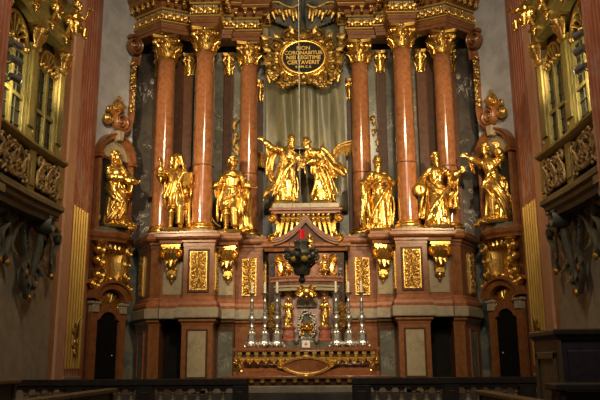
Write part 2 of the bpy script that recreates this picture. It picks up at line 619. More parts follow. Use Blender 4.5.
def along(path, step, off=0.0, skip=.12):
    """points and outward directions along a plan polyline"""
    out = []
    for i in range(len(path) - 1):
        a = Vector(path[i]); b = Vector(path[i + 1]); L = (b - a).length
        t = (b - a) / L; n = Vector((t.y, -t.x))
        if L < .3:
            continue
        k = max(1, round(L / step))
        for j in range(k):
            p = a + t * (L * (j + .5) / k) + n * off
            out.append((p, n, t))
    return out


def trophy_mb():
    mb = MB()
    mb.ell((0, -.04, .17), (.07, .05, .13), n=8)
    mb.ell((0, -.05, .33), (.055, .05, .06), n=8)
    for s in (-1, 1):
        mb.scroll((s * .12, -.03, .1), .075, 1.3, s, PI / 2, .025, n=5)
        mb.leaf((s * .04, -.02, .15), (s * .8, 0, .7), (0, -1, 0), .2, .045, .3)
        mb.ell((s * .17, -.03, .24), (.04, .03, .05), n=6, m=5)
    return mb


TROPHY = trophy_mb().mesh('frieze_ornament', M['goldr'], smooth='auto')
MOD = MB(); MOD.scroll((0, -.08, .05), .06, 1.3, 1, PI / 2, .03, (0, 1, 0), (0, 0, 1), 5, 2.0); MOD.b2((-.07, -.16, .1), (.07, .1, .16)); MOD.leaf((0, -.02, -.06), (0, -.4, .6), (0, -1, .2), .16, .05, .4); MOD.ell((0, -.12, -.02), (.06, .06, .07), n=7, m=5)
MODME = MOD.mesh('modillion', M['goldr'], smooth='auto')


def entablature(label):
    t = thing('entablature', label, 'entablature', (0, 0, 0))
    z = ZC1
    mb = MB(); mb.sweep([(-.5, z), (0, z), (0, z + .13), (.03, z + .14), (.03, z + .28), (.06, z + .30), (.10, z + .36), (.10, z + .40), (-.5, z + .40)], ENT)
    mb.obj('architrave', M['brown'], t)
    mb = MB(); mb.sweep([(0, z + .285), (.055, z + .285), (.055, z + .305), (0, z + .305)], ENT); mb.sweep([(.08, z + .36), (.115, z + .36), (.115, z + .395), (.08, z + .395)], ENT)
    mb.obj('gilt_fillet', M['goldp'], t)
    mb = MB(); mb.sweep([(-.5, z + .40), (-.02, z + .40), (-.02, z + .86), (-.5, z + .86)], ENT); mb.obj('frieze', M['greylt'], t)
    for p, n, d in along(ENT, .32, 0.02):
        place_mesh('frieze_ornament', TROPHY, t, (p.x, p.y, z + .42), (1, 1, 1.02), math.atan2(d.y, d.x))
    mb = MB(); mb.sweep([(-.5, z + .86), (.03, z + .86), (.09, z + .92), (.09, z + .96), (.12, z + 1.0), (.12, z + 1.14), (.38, z + 1.16), (.38, z + 1.28), (.44, z + 1.32), (.50, z + 1.42), (.50, z + 1.47), (-.5, z + 1.47)], ENT)
    mb.obj('cornice', M['brown'], t)
    mb = MB(); mb.sweep([(.03, z + .865), (.065, z + .865), (.1, z + .915), (.03, z + .92)], ENT); mb.sweep([(.38, z + 1.255), (.405, z + 1.255), (.405, z + 1.285), (.38, z + 1.285)], ENT)
    mb.obj('gilt_fillet', M['goldp'], t)
    for p, n, d in along(ENT, .30, .22):
        place_mesh('modillion', MODME, t, (p.x, p.y, z + 1.0), (1, 1, 1), math.atan2(d.y, d.x))
    # attic storey above the cornice
    mb = MB(); mb.sweep([(-.5, z + 1.47), (-.1, z + 1.47), (-.1, z + 3.2), (-.5, z + 3.2)], ENT); mb.obj('attic', M['brown'], t)
    return t


e = entablature('red marble entablature with gilt frieze over the left-hand columns of the altarpiece')
mirror(e, 'red marble entablature with gilt frieze over the right-hand columns of the altarpiece')


# ------------------------------------------------------------------ relief panels
def relief_mb(w, h, seed):
    r = random.Random(seed)
    mb = MB()
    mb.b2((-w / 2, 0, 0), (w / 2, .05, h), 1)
    for a, b in (((-w / 2, -.03, 0), (w / 2, 0, .04)), ((-w / 2, -.03, h - .04), (w / 2, 0, h)), ((-w / 2, -.03, 0), (-w / 2 + .035, 0, h)), ((w / 2 - .035, -.03, 0), (w / 2, 0, h))):
        mb.b2(a, b)
    k = max(3, int(h / .17))
    for i in range(k):
        z = (i + .5) * h / k
        for s in (-1, 1):
            mb.scroll((s * w * .25, -.02, z), min(w * .19, .095) * r.uniform(.8, 1.15), 1.4, s * (1 if i % 2 else -1), r.uniform(0, 6), .022, n=5)
            mb.ell((s * w * r.uniform(.3, .42), -.03, z + r.uniform(-.08, .08)), (.04, .035, .05), n=6, m=5)
        mb.leaf((0, 0, z - .1), (r.uniform(-.3, .3), 0, 1), (0, -1, 0), .22, .055, .35)
    for i in range(int(w * h * 70)):
        mb.ell((r.uniform(-.46, .46) * w, -.012, r.uniform(.04, .96) * h), (r.uniform(.015, .03), .035, r.uniform(.015, .04)), n=6, m=5)
    return mb


RELIEF = {}


def relief(parent, name, w, h, c, n, seed=1, m='goldr'):
    """gilded relief on a face: c = bottom centre point on the face, n = outward plan direction"""
    key = (round(w, 2), round(h, 2), seed)
    if key not in RELIEF:
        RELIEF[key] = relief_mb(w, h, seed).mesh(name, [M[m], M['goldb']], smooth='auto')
    n = Vector(n[:2]).normalized()
    o = place_mesh(name, RELIEF[key], parent, (c[0] + n.x * .02, c[1] + n.y * .02, c[2]), (1, 1, 1), math.atan2(n.x, -n.y))
    return o


# ------------------------------------------------------------------ pedestal storey
Z0, ZS0, ZS1, ZD1 = .8, 3.04, 3.38, 5.44
CORN = [(-.4, ZD1), (.02, ZD1), (.02, ZD1 + .10), (.06, ZD1 + .13), (.06, ZD1 + .2), (.16, ZD1 + .25), (.2, ZD1 + .31), (.2, ZD1 + .40), (.14, ZD1 + .44), (.14, ZD1 + .5), (-.4, ZD1 + .5)]
BASEM = [(-.4, ZS1), (.12, ZS1), (.14, ZS1 + .1), (.11, ZS1 + .2), (.04, ZS1 + .27), (.04, ZS1 + .33), (0, ZS1 + .37), (-.4, ZS1 + .37)]
SLAB = [(-.4, ZS0), (.17, ZS0), (.19, ZS0 + .03), (.19, ZS1 - .03), (.17, ZS1), (-.4, ZS1)]
LCAP = [(-.4, ZS0 - .24), (.01, ZS0 - .24), (.03, ZS0 - .16), (.1, ZS0 - .1), (.1, ZS0 - .03), (.06, ZS0), (-.4, ZS0)]


def off_mid(a, b):
    a = Vector(a); b = Vector(b); t = (b - a).normalized()
    return (a + b) / 2, Vector((t.y, -t.x)), (b - a).length


def panel(parent, name, a, b, z0, z1, margin, m, frame=None, depth=.03):
    c, n, L = off_mid(a, b)
    ang = math.atan2(n.x, -n.y)
    w = L - 2 * margin
    o = bpy.data.objects.new
    if frame:
        mb = MB()
        for p, q in (((-w / 2 - .06, -.05, z0 - .06), (w / 2 + .06, .02, z0)), ((-w / 2 - .06, -.05, z1), (w / 2 + .06, .02, z1 + .06)), ((-w / 2 - .06, -.05, z0), (-w / 2, .02, z1)), ((w / 2, -.05, z0), (w / 2 + .06, .02, z1))):
            mb.b2(p, q)
        f = mb.obj(name + '_frame', M[frame], parent, bevel=.012); f.location = (c.x, c.y, 0); f.rotation_euler = (0, 0, ang)
    mb = MB(); mb.b2((-w / 2, -depth, z0), (w / 2, .02, z1))
    f = mb.obj(name, M[m], parent); f.location = (c.x, c.y, 0); f.rotation_euler = (0, 0, ang)


def storey(t, path, back, die='brown', low='brown', lowdark=None, parts='csbl'):
    poly = list(path) + list(back)
    mb = MB(); mb.prism(poly, ZS1, ZD1 + .45); mb.obj('die', M[die], t)
    mb = MB(); mb.sweep(CORN, path); mb.obj('cornice', M['brown'], t)
    mb = MB(); mb.sweep(BASEM, path); mb.obj('base_moulding', M['moulding'], t)
    mb = MB(); mb.sweep(SLAB, path); mb.prism(poly, ZS0, ZS1); mb.obj('stone_slab', M['lime'], t)
    if low:
        mb = MB(); mb.prism(poly, Z0, ZS0); mb.obj('lower_block', M[low], t)
        mb = MB(); mb.sweep(LCAP, path); mb.obj('lower_cap', M[low], t)


A = (-6.1, 25.9); B = (-5.3, 24.45); Cc = (-4.92, 24.4); D = (-4.12, 24.45)


def pedestals(side):
    L = []
    t = thing('column_pedestal', 'x', 'pedestal', group='pedestals under the giant columns')
    storey(t, [A, B, Cc], [(-4.92, 26.1), (-6.1, 26.1)])
    c, n, ln = off_mid(A, B)
    relief(t, 'relief_panel', .5, 1.42, (c.x - .1, c.y + .18, 3.86), n, 3)
    panel(t, 'lower_panel', A, B, 1.1, 2.6, .5, 'grey', 'brown')
    L.append((t, 'angled corner pedestal with slim gilt relief, beside the doorway %s' % side))
    t = thing('column_pedestal', 'x', 'pedestal', group='pedestals under the giant columns')
    storey(t, [(-4.08, 25.3), (-4.08, 23.95), (-3.05, 23.95), (-3.05, 25.3)], [], low='brown')
    relief(t, 'relief_panel', .58, 1.3, (-3.565, 23.95, 3.96), (0, -1), 1)
    mb = MB()
    for p, q in (((-.36, -.04, 3.88), (.36, 0, 3.955)), ((-.36, -.04, 5.265), (.36, 0, 5.34)), ((-.36, -.04, 3.955), (-.292, 0, 5.265)), ((.292, -.04, 3.955), (.36, 0, 5.265))):
        mb.b2(p, q)
    f = mb.obj('panel_frame', M['dkbrown'], t, bevel=.01); f.location = (-3.565, 23.95, 0)
    relief(t, 'relief_panel', .34, 1.3, (-3.05, 24.3, 3.96), (1, 0), 5)
    panel(t, 'lower_panel', (-4.08, 23.95), (-3.05, 23.95), 1.15, 2.62, .22, 'greylt', 'dkbrown')
    L.append((t, 'projecting pedestal with wide gilt relief below the foremost column %s' % side))
    t = thing('column_pedestal', 'x', 'pedestal', group='pedestals under the giant columns')
    storey(t, [(-2.45, 25.7), (-2.45, 25.2), (-1.5, 25.2), (-1.38, 26.3)], [(-2.45, 26.3)])
    relief(t, 'relief_panel', .5, 1.3, (-1.98, 25.2, 3.86), (0, -1), 7)
    relief(t, 'relief_panel', .26, 1.3, (-1.45, 25.65, 3.86), (1, -.1), 9)
    L.append((t, 'pedestal with gilt relief nearest the tabernacle %s' % side))
    # bays with a console
    t = thing('console_bay', 'x', 'wall bay', group='wall bays between the pedestals')
    storey(t, [Cc, D], [(-4.12, 26.1), (-4.92, 26.1)], low=None)
    panel(t, 'marble_panel', Cc, D, 3.86, 5.36, .07, 'greylt', None, .02)
    mb = MB(); mb.sweep([(-.2, ZD1 + .1), (.05, ZD1 + .1), (.06, ZD1 + .2), (.16, ZD1 + .25), (.2, ZD1 + .31), (.2, ZD1 + .40), (.14, ZD1 + .44), (.14, ZD1 + .51), (-.2, ZD1 + .51)], [(-4.86, 24.5), (-4.86, 24.0), (-4.2, 24.0), (-4.2, 24.5)])
    mb.prism([(-4.86, 24.5), (-4.86, 24.0), (-4.2, 24.0), (-4.2, 24.5)], ZD1 + .1, ZD1 + .51); mb.obj('projecting_cornice', M['brown'], t)
    mb = MB(); mb.b2((-4.92, 25.2, Z0), (-4.1, 25.6, ZS0)); mb.obj('passage', M['black'], t)  # solid black block, the passage's darkness put into the colour
    mb = MB(); mb.prism_y([(-4.88, .8), (-4.88, 2.6)] + arc(-4.5, 2.55, .34, 180, 0, 10) + [(-4.12, 2.6), (-4.12, .8)], 25.1, 25.2); mb.obj('passage_door', M['door'], t)
    L.append((t, 'wall bay over a dark passage %s' % side))
    t = thing('console_bay', 'x', 'wall bay', group='wall bays between the pedestals')
    p = [(-3.05, 24.8), (-2.45, 24.9)]
    storey(t, p, [(-2.45, 26.1), (-3.05, 26.1)], low='dkbrown')
    panel(t, 'marble_panel', p[0], p[1], 3.86, 5.36, .05, 'greylt', None, .02)
    panel(t, 'lower_panel', p[0], p[1], 1.1, 2.62, .06, 'grey', None)
    q = [(-2.98, 24.95), (-2.94, 24.42), (-2.36, 24.46), (-2.36, 25.0)]
    mb = MB(); mb.sweep([(-.2, ZD1 + .1), (.05, ZD1 + .1), (.06, ZD1 + .2), (.16, ZD1 + .25), (.2, ZD1 + .31), (.2, ZD1 + .40), (.14, ZD1 + .44), (.14, ZD1 + .51), (-.2, ZD1 + .51)], q)
    mb.prism(q, ZD1 + .1, ZD1 + .51); mb.obj('projecting_cornice', M['brown'], t)
    L.append((t, 'wall bay over a grey marble panel %s' % side))
    return L


LP = pedestals('on the left of the altar')
RPL = pedestals  # labels for the mirrored side
for t, lb in LP:
    t['label'] = lb
    mirror(t, lb.replace('on the left', 'on the right'))


# gilded consoles
def console_mb():
    mb = MB()
    mb.b2((-.33, -.36, 1.06), (.33, .1, 1.14)); mb.b2((-.29, -.32, 1.0), (.29, .1, 1.06))
    body = [(0, -.2, 1.02), (0, -.3, .86), (0, -.24, .68), (0, -.14, .5), (0, -.1, .38)]
    for s in (-.14, 0, .14):
        mb.tube([(s * (1 - .5 * i / 4) + p[0], p[1], p[2]) for i, p in enumerate(body)], [.12, .13, .11, .085, .07], 8)
    for s in (-1, 1):
        mb.scroll((s * .25, -.2, .86), .15, 1.9, -s, PI / 2, .05, n=7, flat=2.2)
        mb.scroll((s * .14, -.1, .38), .075, 1.3, s, PI / 2, .035, n=6, flat=1.8)
        mb.leaf((s * .1, -.26, .86), (s * .15, 0, -1), (0, -1, 0), .4, .075, .25)
    mb.leaf((0, -.3, .9), (0, .1, -1), (0, -1, 0), .5, .1, .2)
    mb.b2((-.15, -.16, .2), (.15, .06, .3)); mb.b2((-.12, -.13, .3), (.12, .06, .37))
    mb.ell((0, -.06, .12), (.1, .09, .13), n=10)
    mb.ell((0, -.06, 0), (.05, .05, .07), n=8)
    for s in (-1, 1):
        mb.ell((s * .11, -.06, .17), (.06, .06, .07), n=8)
    return mb


CONSOLE = console_mb().mesh('bracket', M['gold'], smooth='auto')
for x, Y, rz, lb in ((-4.53, 24.36, -.05, 'below the tablet-holding statue'), (-2.66, 24.8, -.12, 'below the beardless statue in a short tunic'), (2.66, 24.8, .12, 'below the turbaned statue'), (4.53, 24.36, .05, 'below the statue reaching an open hand')):
    o = place_mesh('gilded_console', CONSOLE, None, (x, Y, 4.3), (1, 1, 1.07), rz)
    tag(o, 'gilded scroll console on a pale marble panel ' + lb, 'console', 'gilded consoles under the statues')

def catmull(pts, n=6):
    pts = [Vector(p) for p in pts]
    P_ = [pts[0] * 2 - pts[1]] + pts + [pts[-1] * 2 - pts[-2]]
    out = []
    for i in range(1, len(P_) - 2):
        for k in range(n):
            t = k / n
            a, b, c, d = P_[i - 1], P_[i], P_[i + 1], P_[i + 2]
            out.append(.5 * ((2 * b) + (c - a) * t + (2 * a - 5 * b + 4 * c - d) * t * t + (3 * b - a - 3 * c + d) * t ** 3))
    out.append(pts[-1])
    return out



# ------------------------------------------------------------------ side niches and doors (local frame of the angled wall)
NA = Vector((-7.24, 23.62)); NB = Vector((-6.36, 25.24))
nt_ = (NB - NA).normalized(); nn_ = Vector((nt_.y, -nt_.x))
NC = (NA + NB) / 2
NROT = math.atan2(nn_.x, -nn_.y)


def niche_side():
    out = []
    # --- doorway
    t = thing('sacristy_doorway', 'x', 'doorway', (NC.x, NC.y, Z0), NROT, 'doorways under the niches')
    inner = [(-.52, 0), (-.52, 2.15)] + [(-.52, 2.2), (-.40, 2.24)] + arc(0, 2.05, .44, 150, 30, 10, 1.0) + [(.40, 2.24), (.52, 2.2), (.52, 0)]
    outer = [(-.80, 0), (-.80, 2.3)] + [(-.80, 2.45), (-.6, 2.5)] + arc(0, 2.1, .66, 145, 35, 10, 1.0) + [(.6, 2.5), (.80, 2.45), (.80, 0)]
    mb = MB(); mb.band(inner, outer, -.2, .1); mb.obj('surround', M['brown'], t)
    mb = MB(); mb.prism_y(inner, -.10, .05); mb.obj('door_leaf', M['door'], t)
    mb = MB(); mb.b2((-.93, -.06, 0), (.93, .02, 4.85)); mb.obj('backing', M['dkbrown'], t)
    for s in (-1, 1):
        mb = MB(); mb.b2((s * .8, -.26, 2.45), (s * .5, 0, 2.75)); mb.b2((s * .86, -.3, 2.72), (s * .46, 0, 2.82)); mb.obj('impost', M['lime'], t, bevel=.02)
    ia = arc(0, 2.75, .5, 170, 10, 14, 1.25); oa = arc(0, 2.78, .68, 172, 8, 14, 1.25)
    mb = MB(); mb.band(ia, oa, -.36, .05); mb.band(oa, arc(0, 2.79, .76, 172, 8, 14, 1.24), -.44, .05); mb.obj('segmental_pediment', M['brown'], t)
    mb = MB()
    for i in range(9):
        a = math.radians(10 + 160 * i / 8)
        d = Vector((math.cos(a) * 1.15, 0, math.sin(a)))
        mb.tube([(0, -.1, 2.68), Vector((0, -.16, 2.70)) + d * .25, Vector((0, -.12, 2.70)) + d * .44], [.03, .07, .06], 7)
    mb.ell((0, -.15, 2.68), (.1, .07, .06)); mb.scroll((-.4, -.12, 2.68), .08, 1.3, 1, 0, .03, n=6); mb.scroll((.4, -.12, 2.68), .08, 1.3, -1, PI, .03, n=6)
    mb.obj('shell', M['gold'], t, smooth='auto')
    mb = MB(); mb.ell((.3, -.12, 1.05), (.025, .03, .035)); mb.obj('door_knob', M['silver'], t, smooth='auto')
    out.append((t, 'dark doorway with a gilt shell over its arch, below the niche {}'))
    # --- gilded cartouche under the bracket
    t = thing('gilded_cartouche', 'x', 'cartouche', (NC.x, NC.y, 4.05), NROT, 'gilded cartouches below the niches')
    mb = MB()
    shield = []
    for i in range(9):
        z = .2 + 1.2 * i / 8
        wv = (.30, .40, .46, .46, .42, .40, .42, .50, .62)[i]
        shield.append((wv, z))
    for i in range(8):
        for k in range(8):
            u0, u1 = -1 + k / 4, -1 + (k + 1) / 4
            pts = []
            for (u, (wv, z)) in ((u0, shield[i]), (u1, shield[i]), (u1, shield[i + 1]), (u0, shield[i + 1])):
                pts.append((u * wv, -.22 + .16 * (1 - u * u) * (1 if i < 7 else .4) - .02, z))
            q = [(p[0], .06, p[2]) for p in pts]
            mb.add(pts + q, [(0, 1, 2, 3), (7, 6, 5, 4), (0, 4, 5, 1), (1, 5, 6, 2), (2, 6, 7, 3), (3, 7, 4, 0)])
    mb.obj('shield', M['goldr'], t, smooth='auto')
    mb = MB()
    for s in (-1, 1):
        mb.scroll((s * .68, -.27, 1.30), .18, 1.6, s, PI / 2, .085, n=8, flat=1.8)
        mb.scroll((s * .66, -.24, .90), .19, 1.5, -s, -PI / 2, .09, n=8, flat=1.8)
        mb.scroll((s * .64, -.24, .46), .19, 1.5, s, PI / 2, .09, n=8, flat=1.8)
        mb.scroll((s * .78, -.22, .10), .17, 1.5, s, PI, .095, n=8, flat=1.8)
        mb.tube([(s * .62, -.2, 1.4), (s * .52, -.27, 1.1), (s * .52, -.27, .8), (s * .42, -.27, .5), (s * .5, -.24, .25), (s * .68, -.2, .1)], [.07, .1, .09, .1, .11, .08], 8)
        mb.leaf((s * .3, -.24, .3), (s * .5, 0, .5), (0, -1, 0), .3, .09, .3)
        mb.leaf((s * .45, -.26, .75), (s * .7, 0, .7), (0, -1, 0), .3, .08, .3)
        mb.ell((s * .33, -.3, 1.38), (.12, .1, .1), n=8)
    for i in range(7):
        u = -1 + i / 3
        mb.tube([(u * .66, -.34 + .1 * u * u, 1.52), (u * .6, -.34 + .1 * u * u, 1.38), (u * .5, -.2, 1.24)], [.075, .085, .03], 7)
    mb.b2((-.74, -.4, 1.50), (.74, .1, 1.6))
    mb.ell((0, -.26, .34), (.17, .1, .1)); mb.ell((0, -.24, .22), (.1, .1, .12))
    mb.obj('scrolled_frame', M['gold'], t, smooth='auto')
    out.append((t, 'large gilded cartouche with scrolled edges, below the niche statue {}'))
    # --- bracket cornice and niche
    t = thing('statue_niche', 'x', 'niche', (NC.x, NC.y, 5.62), NROT, 'niches of the angled walls')
    pl = [(-.9, .1), (-.86, -.2), (-.55, -.42), (-.25, -.58), (.25, -.58), (.55, -.42), (.86, -.2), (.9, .1)]
    mb = MB(); mb.sweep([(-.4, 0), (0, 0), (.03, .08), (.1, .16), (.12, .26), (.05, .3), (.05, .36), (-.4, .36)], pl); mb.prism(pl, 0, .36); mb.obj('bracket_cornice', M['brown'], t)
    mb = MB(); mb.prism([(x * .9, y * .9) for x, y in pl], .36, .5); mb.obj('statue_block', M['grey'], t)
    zi = 3.05
    for s in (-1, 1):
        mb = MB(); mb.b2((s * .84, -.22, .36), (s * .69, .05, zi - .14)); mb.b2((s * .81, -.26, .36), (s * .74, -.2, zi - .14)); mb.obj('jamb', M['brown'], t, bevel=.015)
        mb = MB(); mb.b2((s * .92, -.34, zi - .14), (s * .64, .05, zi - .04)); mb.b2((s * .88, -.29, zi - .04), (s * .66, .05, zi + .04)); mb.obj('impost', M['brown'], t, bevel=.015)
    mb = MB(); mb.band(arc(0, zi, .69, 180, 0, 20), arc(0, zi, .84, 180, 0, 20), -.22, .05); mb.band(arc(0, zi, .84, 180, 0, 20), arc(0, zi, .90, 180, 0, 20), -.30, .05); mb.obj('arch', M['brown'], t)
    mb = MB(); mb.prism_y(arc(0, zi, .71, 180, 0, 20), -.04, .04); mb.obj('tympanum', M['greylt'], t)
    mb = MB(); mb.b2((-.70, -.05, .36), (.70, .04, zi)); mb.obj('back_panel', M['black'], t)  # black panel in place of the shade in the niche hollow
    mb = MB(); mb.b2((-.93, -.03, -.1), (.93, .02, zi + .1)); mb.obj('wall_lining', M['dkbrown'], t)
    mb = MB(); mb.b2((-.70, -.12, zi - .1), (.70, .0, zi)); mb.obj('transom', M['dkbrown'], t)
    mb = MB(); mb.prism_y([(-.1, zi + .63), (.1, zi + .63), (.15, zi + .98), (-.15, zi + .98)], -.38, .05); mb.obj('keystone', M['lime'], t, bevel=.02)
    out.append((t, 'arched niche in red and grey marble holding the gilded statue {}'))
    # --- scrolled crest above
    t = thing('scrolled_crest', 'x', 'ornament', (NC.x, NC.y, 9.6), NROT, 'scrolled crests above the niches')
    mb = MB(); mb.scroll((.05, -.25, .42), .36, 2.4, 1, PI * .5, .065, n=9, flat=2.6)
    mb.tube([(.05, -.2, .06), (.3, -.2, .1), (.55, -.15, .35), (.7, -.1, .8), (.74, -.06, 1.5), (.74, -.06, 2.9), (.78, -.1, 3.2)], [.1, .11, .1, .1, .1, .1, .1], 8, flat=1.6)
    mb.obj('scroll', M['brown'], t, smooth='auto')
    mb = MB(); mb.scroll((.6, -.2, 3.6), .38, 2.4, -1, PI * .7, .07, n=9, flat=2.4); mb.tube([(.9, -.15, 3.75), (.95, -.1, 3.3), (.9, -.1, 2.9)], .1, 8, flat=1.5); mb.obj('upper_volute', M['brown'], t, smooth='auto')
    mb = MB()
    r = random.Random(4)
    for i in range(34):
        z = 1.0 + 1.9 * i / 33
        mb.ell((.62 + r.uniform(-.11, .11), -.2, z), (r.uniform(.05, .09), .07, r.uniform(.05, .09)), n=7, m=5)
    mb.obj('garland', M['goldk'], t, smooth='auto')
    mb = MB()
    for i in range(7):
        u = -1 + i / 3
        mb.tube([(-.1 + u * .12, -.25, .82), (-.1 + u * .26, -.3, 1.02), (-.1 + u * .2, -.25, 1.22 - .12 * u * u)], [.06, .075, .035], 7)
    mb.lathe([(.2, .76), (.24, .8), (.2, .85)], (-.1, -.22, 0), 14)
    mb.ell((-.1, -.24, 1.28), (.08, .08, .09), n=8)
    for s, q in ((-1, .5), (1, .3)):
        mb.leaf((-.3, -.22, .6), (s * q, 0, .7), (0, -1, 0), .4, .1, .3)
    mb.scroll((-.55, -.2, .42), .19, 1.5, -1, 0, .07, n=7); mb.scroll((-.5, -.2, .75), .12, 1.5, 1, 0, .05, n=7)
    mb.obj('gilt_crown', M['goldr'], t, smooth='auto')
    out.append((t, 'brown scroll crest with gilt crown and garland above the niche {}'))
    return out


for t, lb in niche_side():
    t['label'] = lb.format('on the left')
    mirror(t, lb.format('on the right'))

# ------------------------------------------------------------------ fluted pilasters on the side walls


def fluted(y0, y1, x, proud, z0, z1, n, name, label, mats, gold=None, base=True):
    """on the left wall, face at x looking towards +x"""
    t = thing(name, label, 'pilaster', (0, 0, 0))
    if base:
        mb = MB(); mb.b2((x - proud - .1, y0 - .05, Z0), (x + .08, y1 + .05, Z0 + .3)); mb.b2((x - proud - .1, y0 - .02, Z0 + .3), (x + .05, y1 + .02, Z0 + .42)); mb.obj('base', M['lime'], t, bevel=.03)
    mb = MB(); mb.b2((x - proud - .3, y0, z0), (x - .05, y1, z1))
    pitch = (y1 - y0) / n
    for i in range(n):
        y = y0 + (i + .5) * pitch
        mb.b2((x - .06, y - pitch * .26, z0), (x, y + pitch * .26, z1))
    mb.obj('fluted_shaft', M[mats], t)
    if gold:
        g0, g1 = gold
        for i in range(n):
            y = y0 + (i + .5) * pitch
            mb = MB(); mb.tube([(x, y, g0), (x, y, g1 - .05), (x, y, g1)], [pitch * .24, pitch * .24, .01], 8, up=(0, 1, 0)); mb.obj('gilt_reed', M['goldp'], t, smooth='auto')
        mb = MB(); ym = (y0 + y1) / 2
        mb.scroll((x + .06, ym - .13, 2.55), .13, 1.4, 1, 0, .035, (0, 1, 0), (0, 0, 1), 6); mb.scroll((x + .06, ym + .13, 2.55), .13, 1.4, -1, PI, .035, (0, 1, 0), (0, 0, 1), 6)
        mb.scroll((x + .06, ym - .12, 2.15), .11, 1.4, -1, 0, .035, (0, 1, 0), (0, 0, 1), 6); mb.scroll((x + .06, ym + .12, 2.15), .11, 1.4, 1, PI, .035, (0, 1, 0), (0, 0, 1), 6)
        mb.leaf((x + .05, ym, 2.3), (0, 0, 1), (1, 0, 0), .75, .12, .2); mb.leaf((x + .05, ym, 2.35), (0, 0, -1), (1, 0, 0), .65, .1, .2)
        mb.obj('ornament', M['goldk'], t, smooth='auto')
    return t


t = fluted(21.6, 23.05, -WX + .02, .0, Z0 + .42, 18, 6, 'fluted_pilaster', 'red fluted pilaster with gilded reeding on the left side wall', 'wallred', (1.45, 6.45))
mirror(t, 'red fluted pilaster with gilded reeding on the right side wall')
t = thing('plain_pilaster', 'narrow pink and ochre pilaster strip beside the gilded reeding on the left wall', 'pilaster')
mb = MB(); mb.b2((-WX - .3, 20.95, Z0), (-WX - .0, 21.6, 18)); mb.obj('shaft', M['pink'], t)
mb = MB(); mb.b2((-WX - .3, 20.35, Z0), (-WX - .08, 20.95, 18)); mb.obj('ochre_strip', M['orange'], t)
mirror(t, 'narrow pink and ochre pilaster strip beside the gilded reeding on the right wall')
t = thing('plain_pilaster', 'plain red pilaster strip between the gilded reeding and the niche on the left wall', 'pilaster')
mb = MB(); mb.b2((-WX - .3, 23.05, Z0), (-WX - .06, 23.6, 18)); mb.obj('shaft', M['wallred'], t)
mirror(t, 'plain red pilaster strip between the gilded reeding and the niche on the right wall')
t = fluted(12.3, 13.7, -5.9, 1.6, 0, 18, 8, 'nave_pier', 'dark red fluted pier at the left edge of the picture, before the oratory', 'wallred', None, False)
mirror(t, 'dark red fluted pier at the right edge of the picture, before the oratory')

# ------------------------------------------------------------------ oratories on the side walls
def catmull_(p):
    return catmull(p, 4)


J = [Vector((-6.42, 14.45)), Vector((-6.39, 16.5)), Vector((-6.25, 18.15))]


def at_seg(k):
    a, b = J[k], J[k + 1]
    t = (b - a); L = t.length; t.normalize(); n = Vector((t.y, -t.x))
    return a, t, n, L


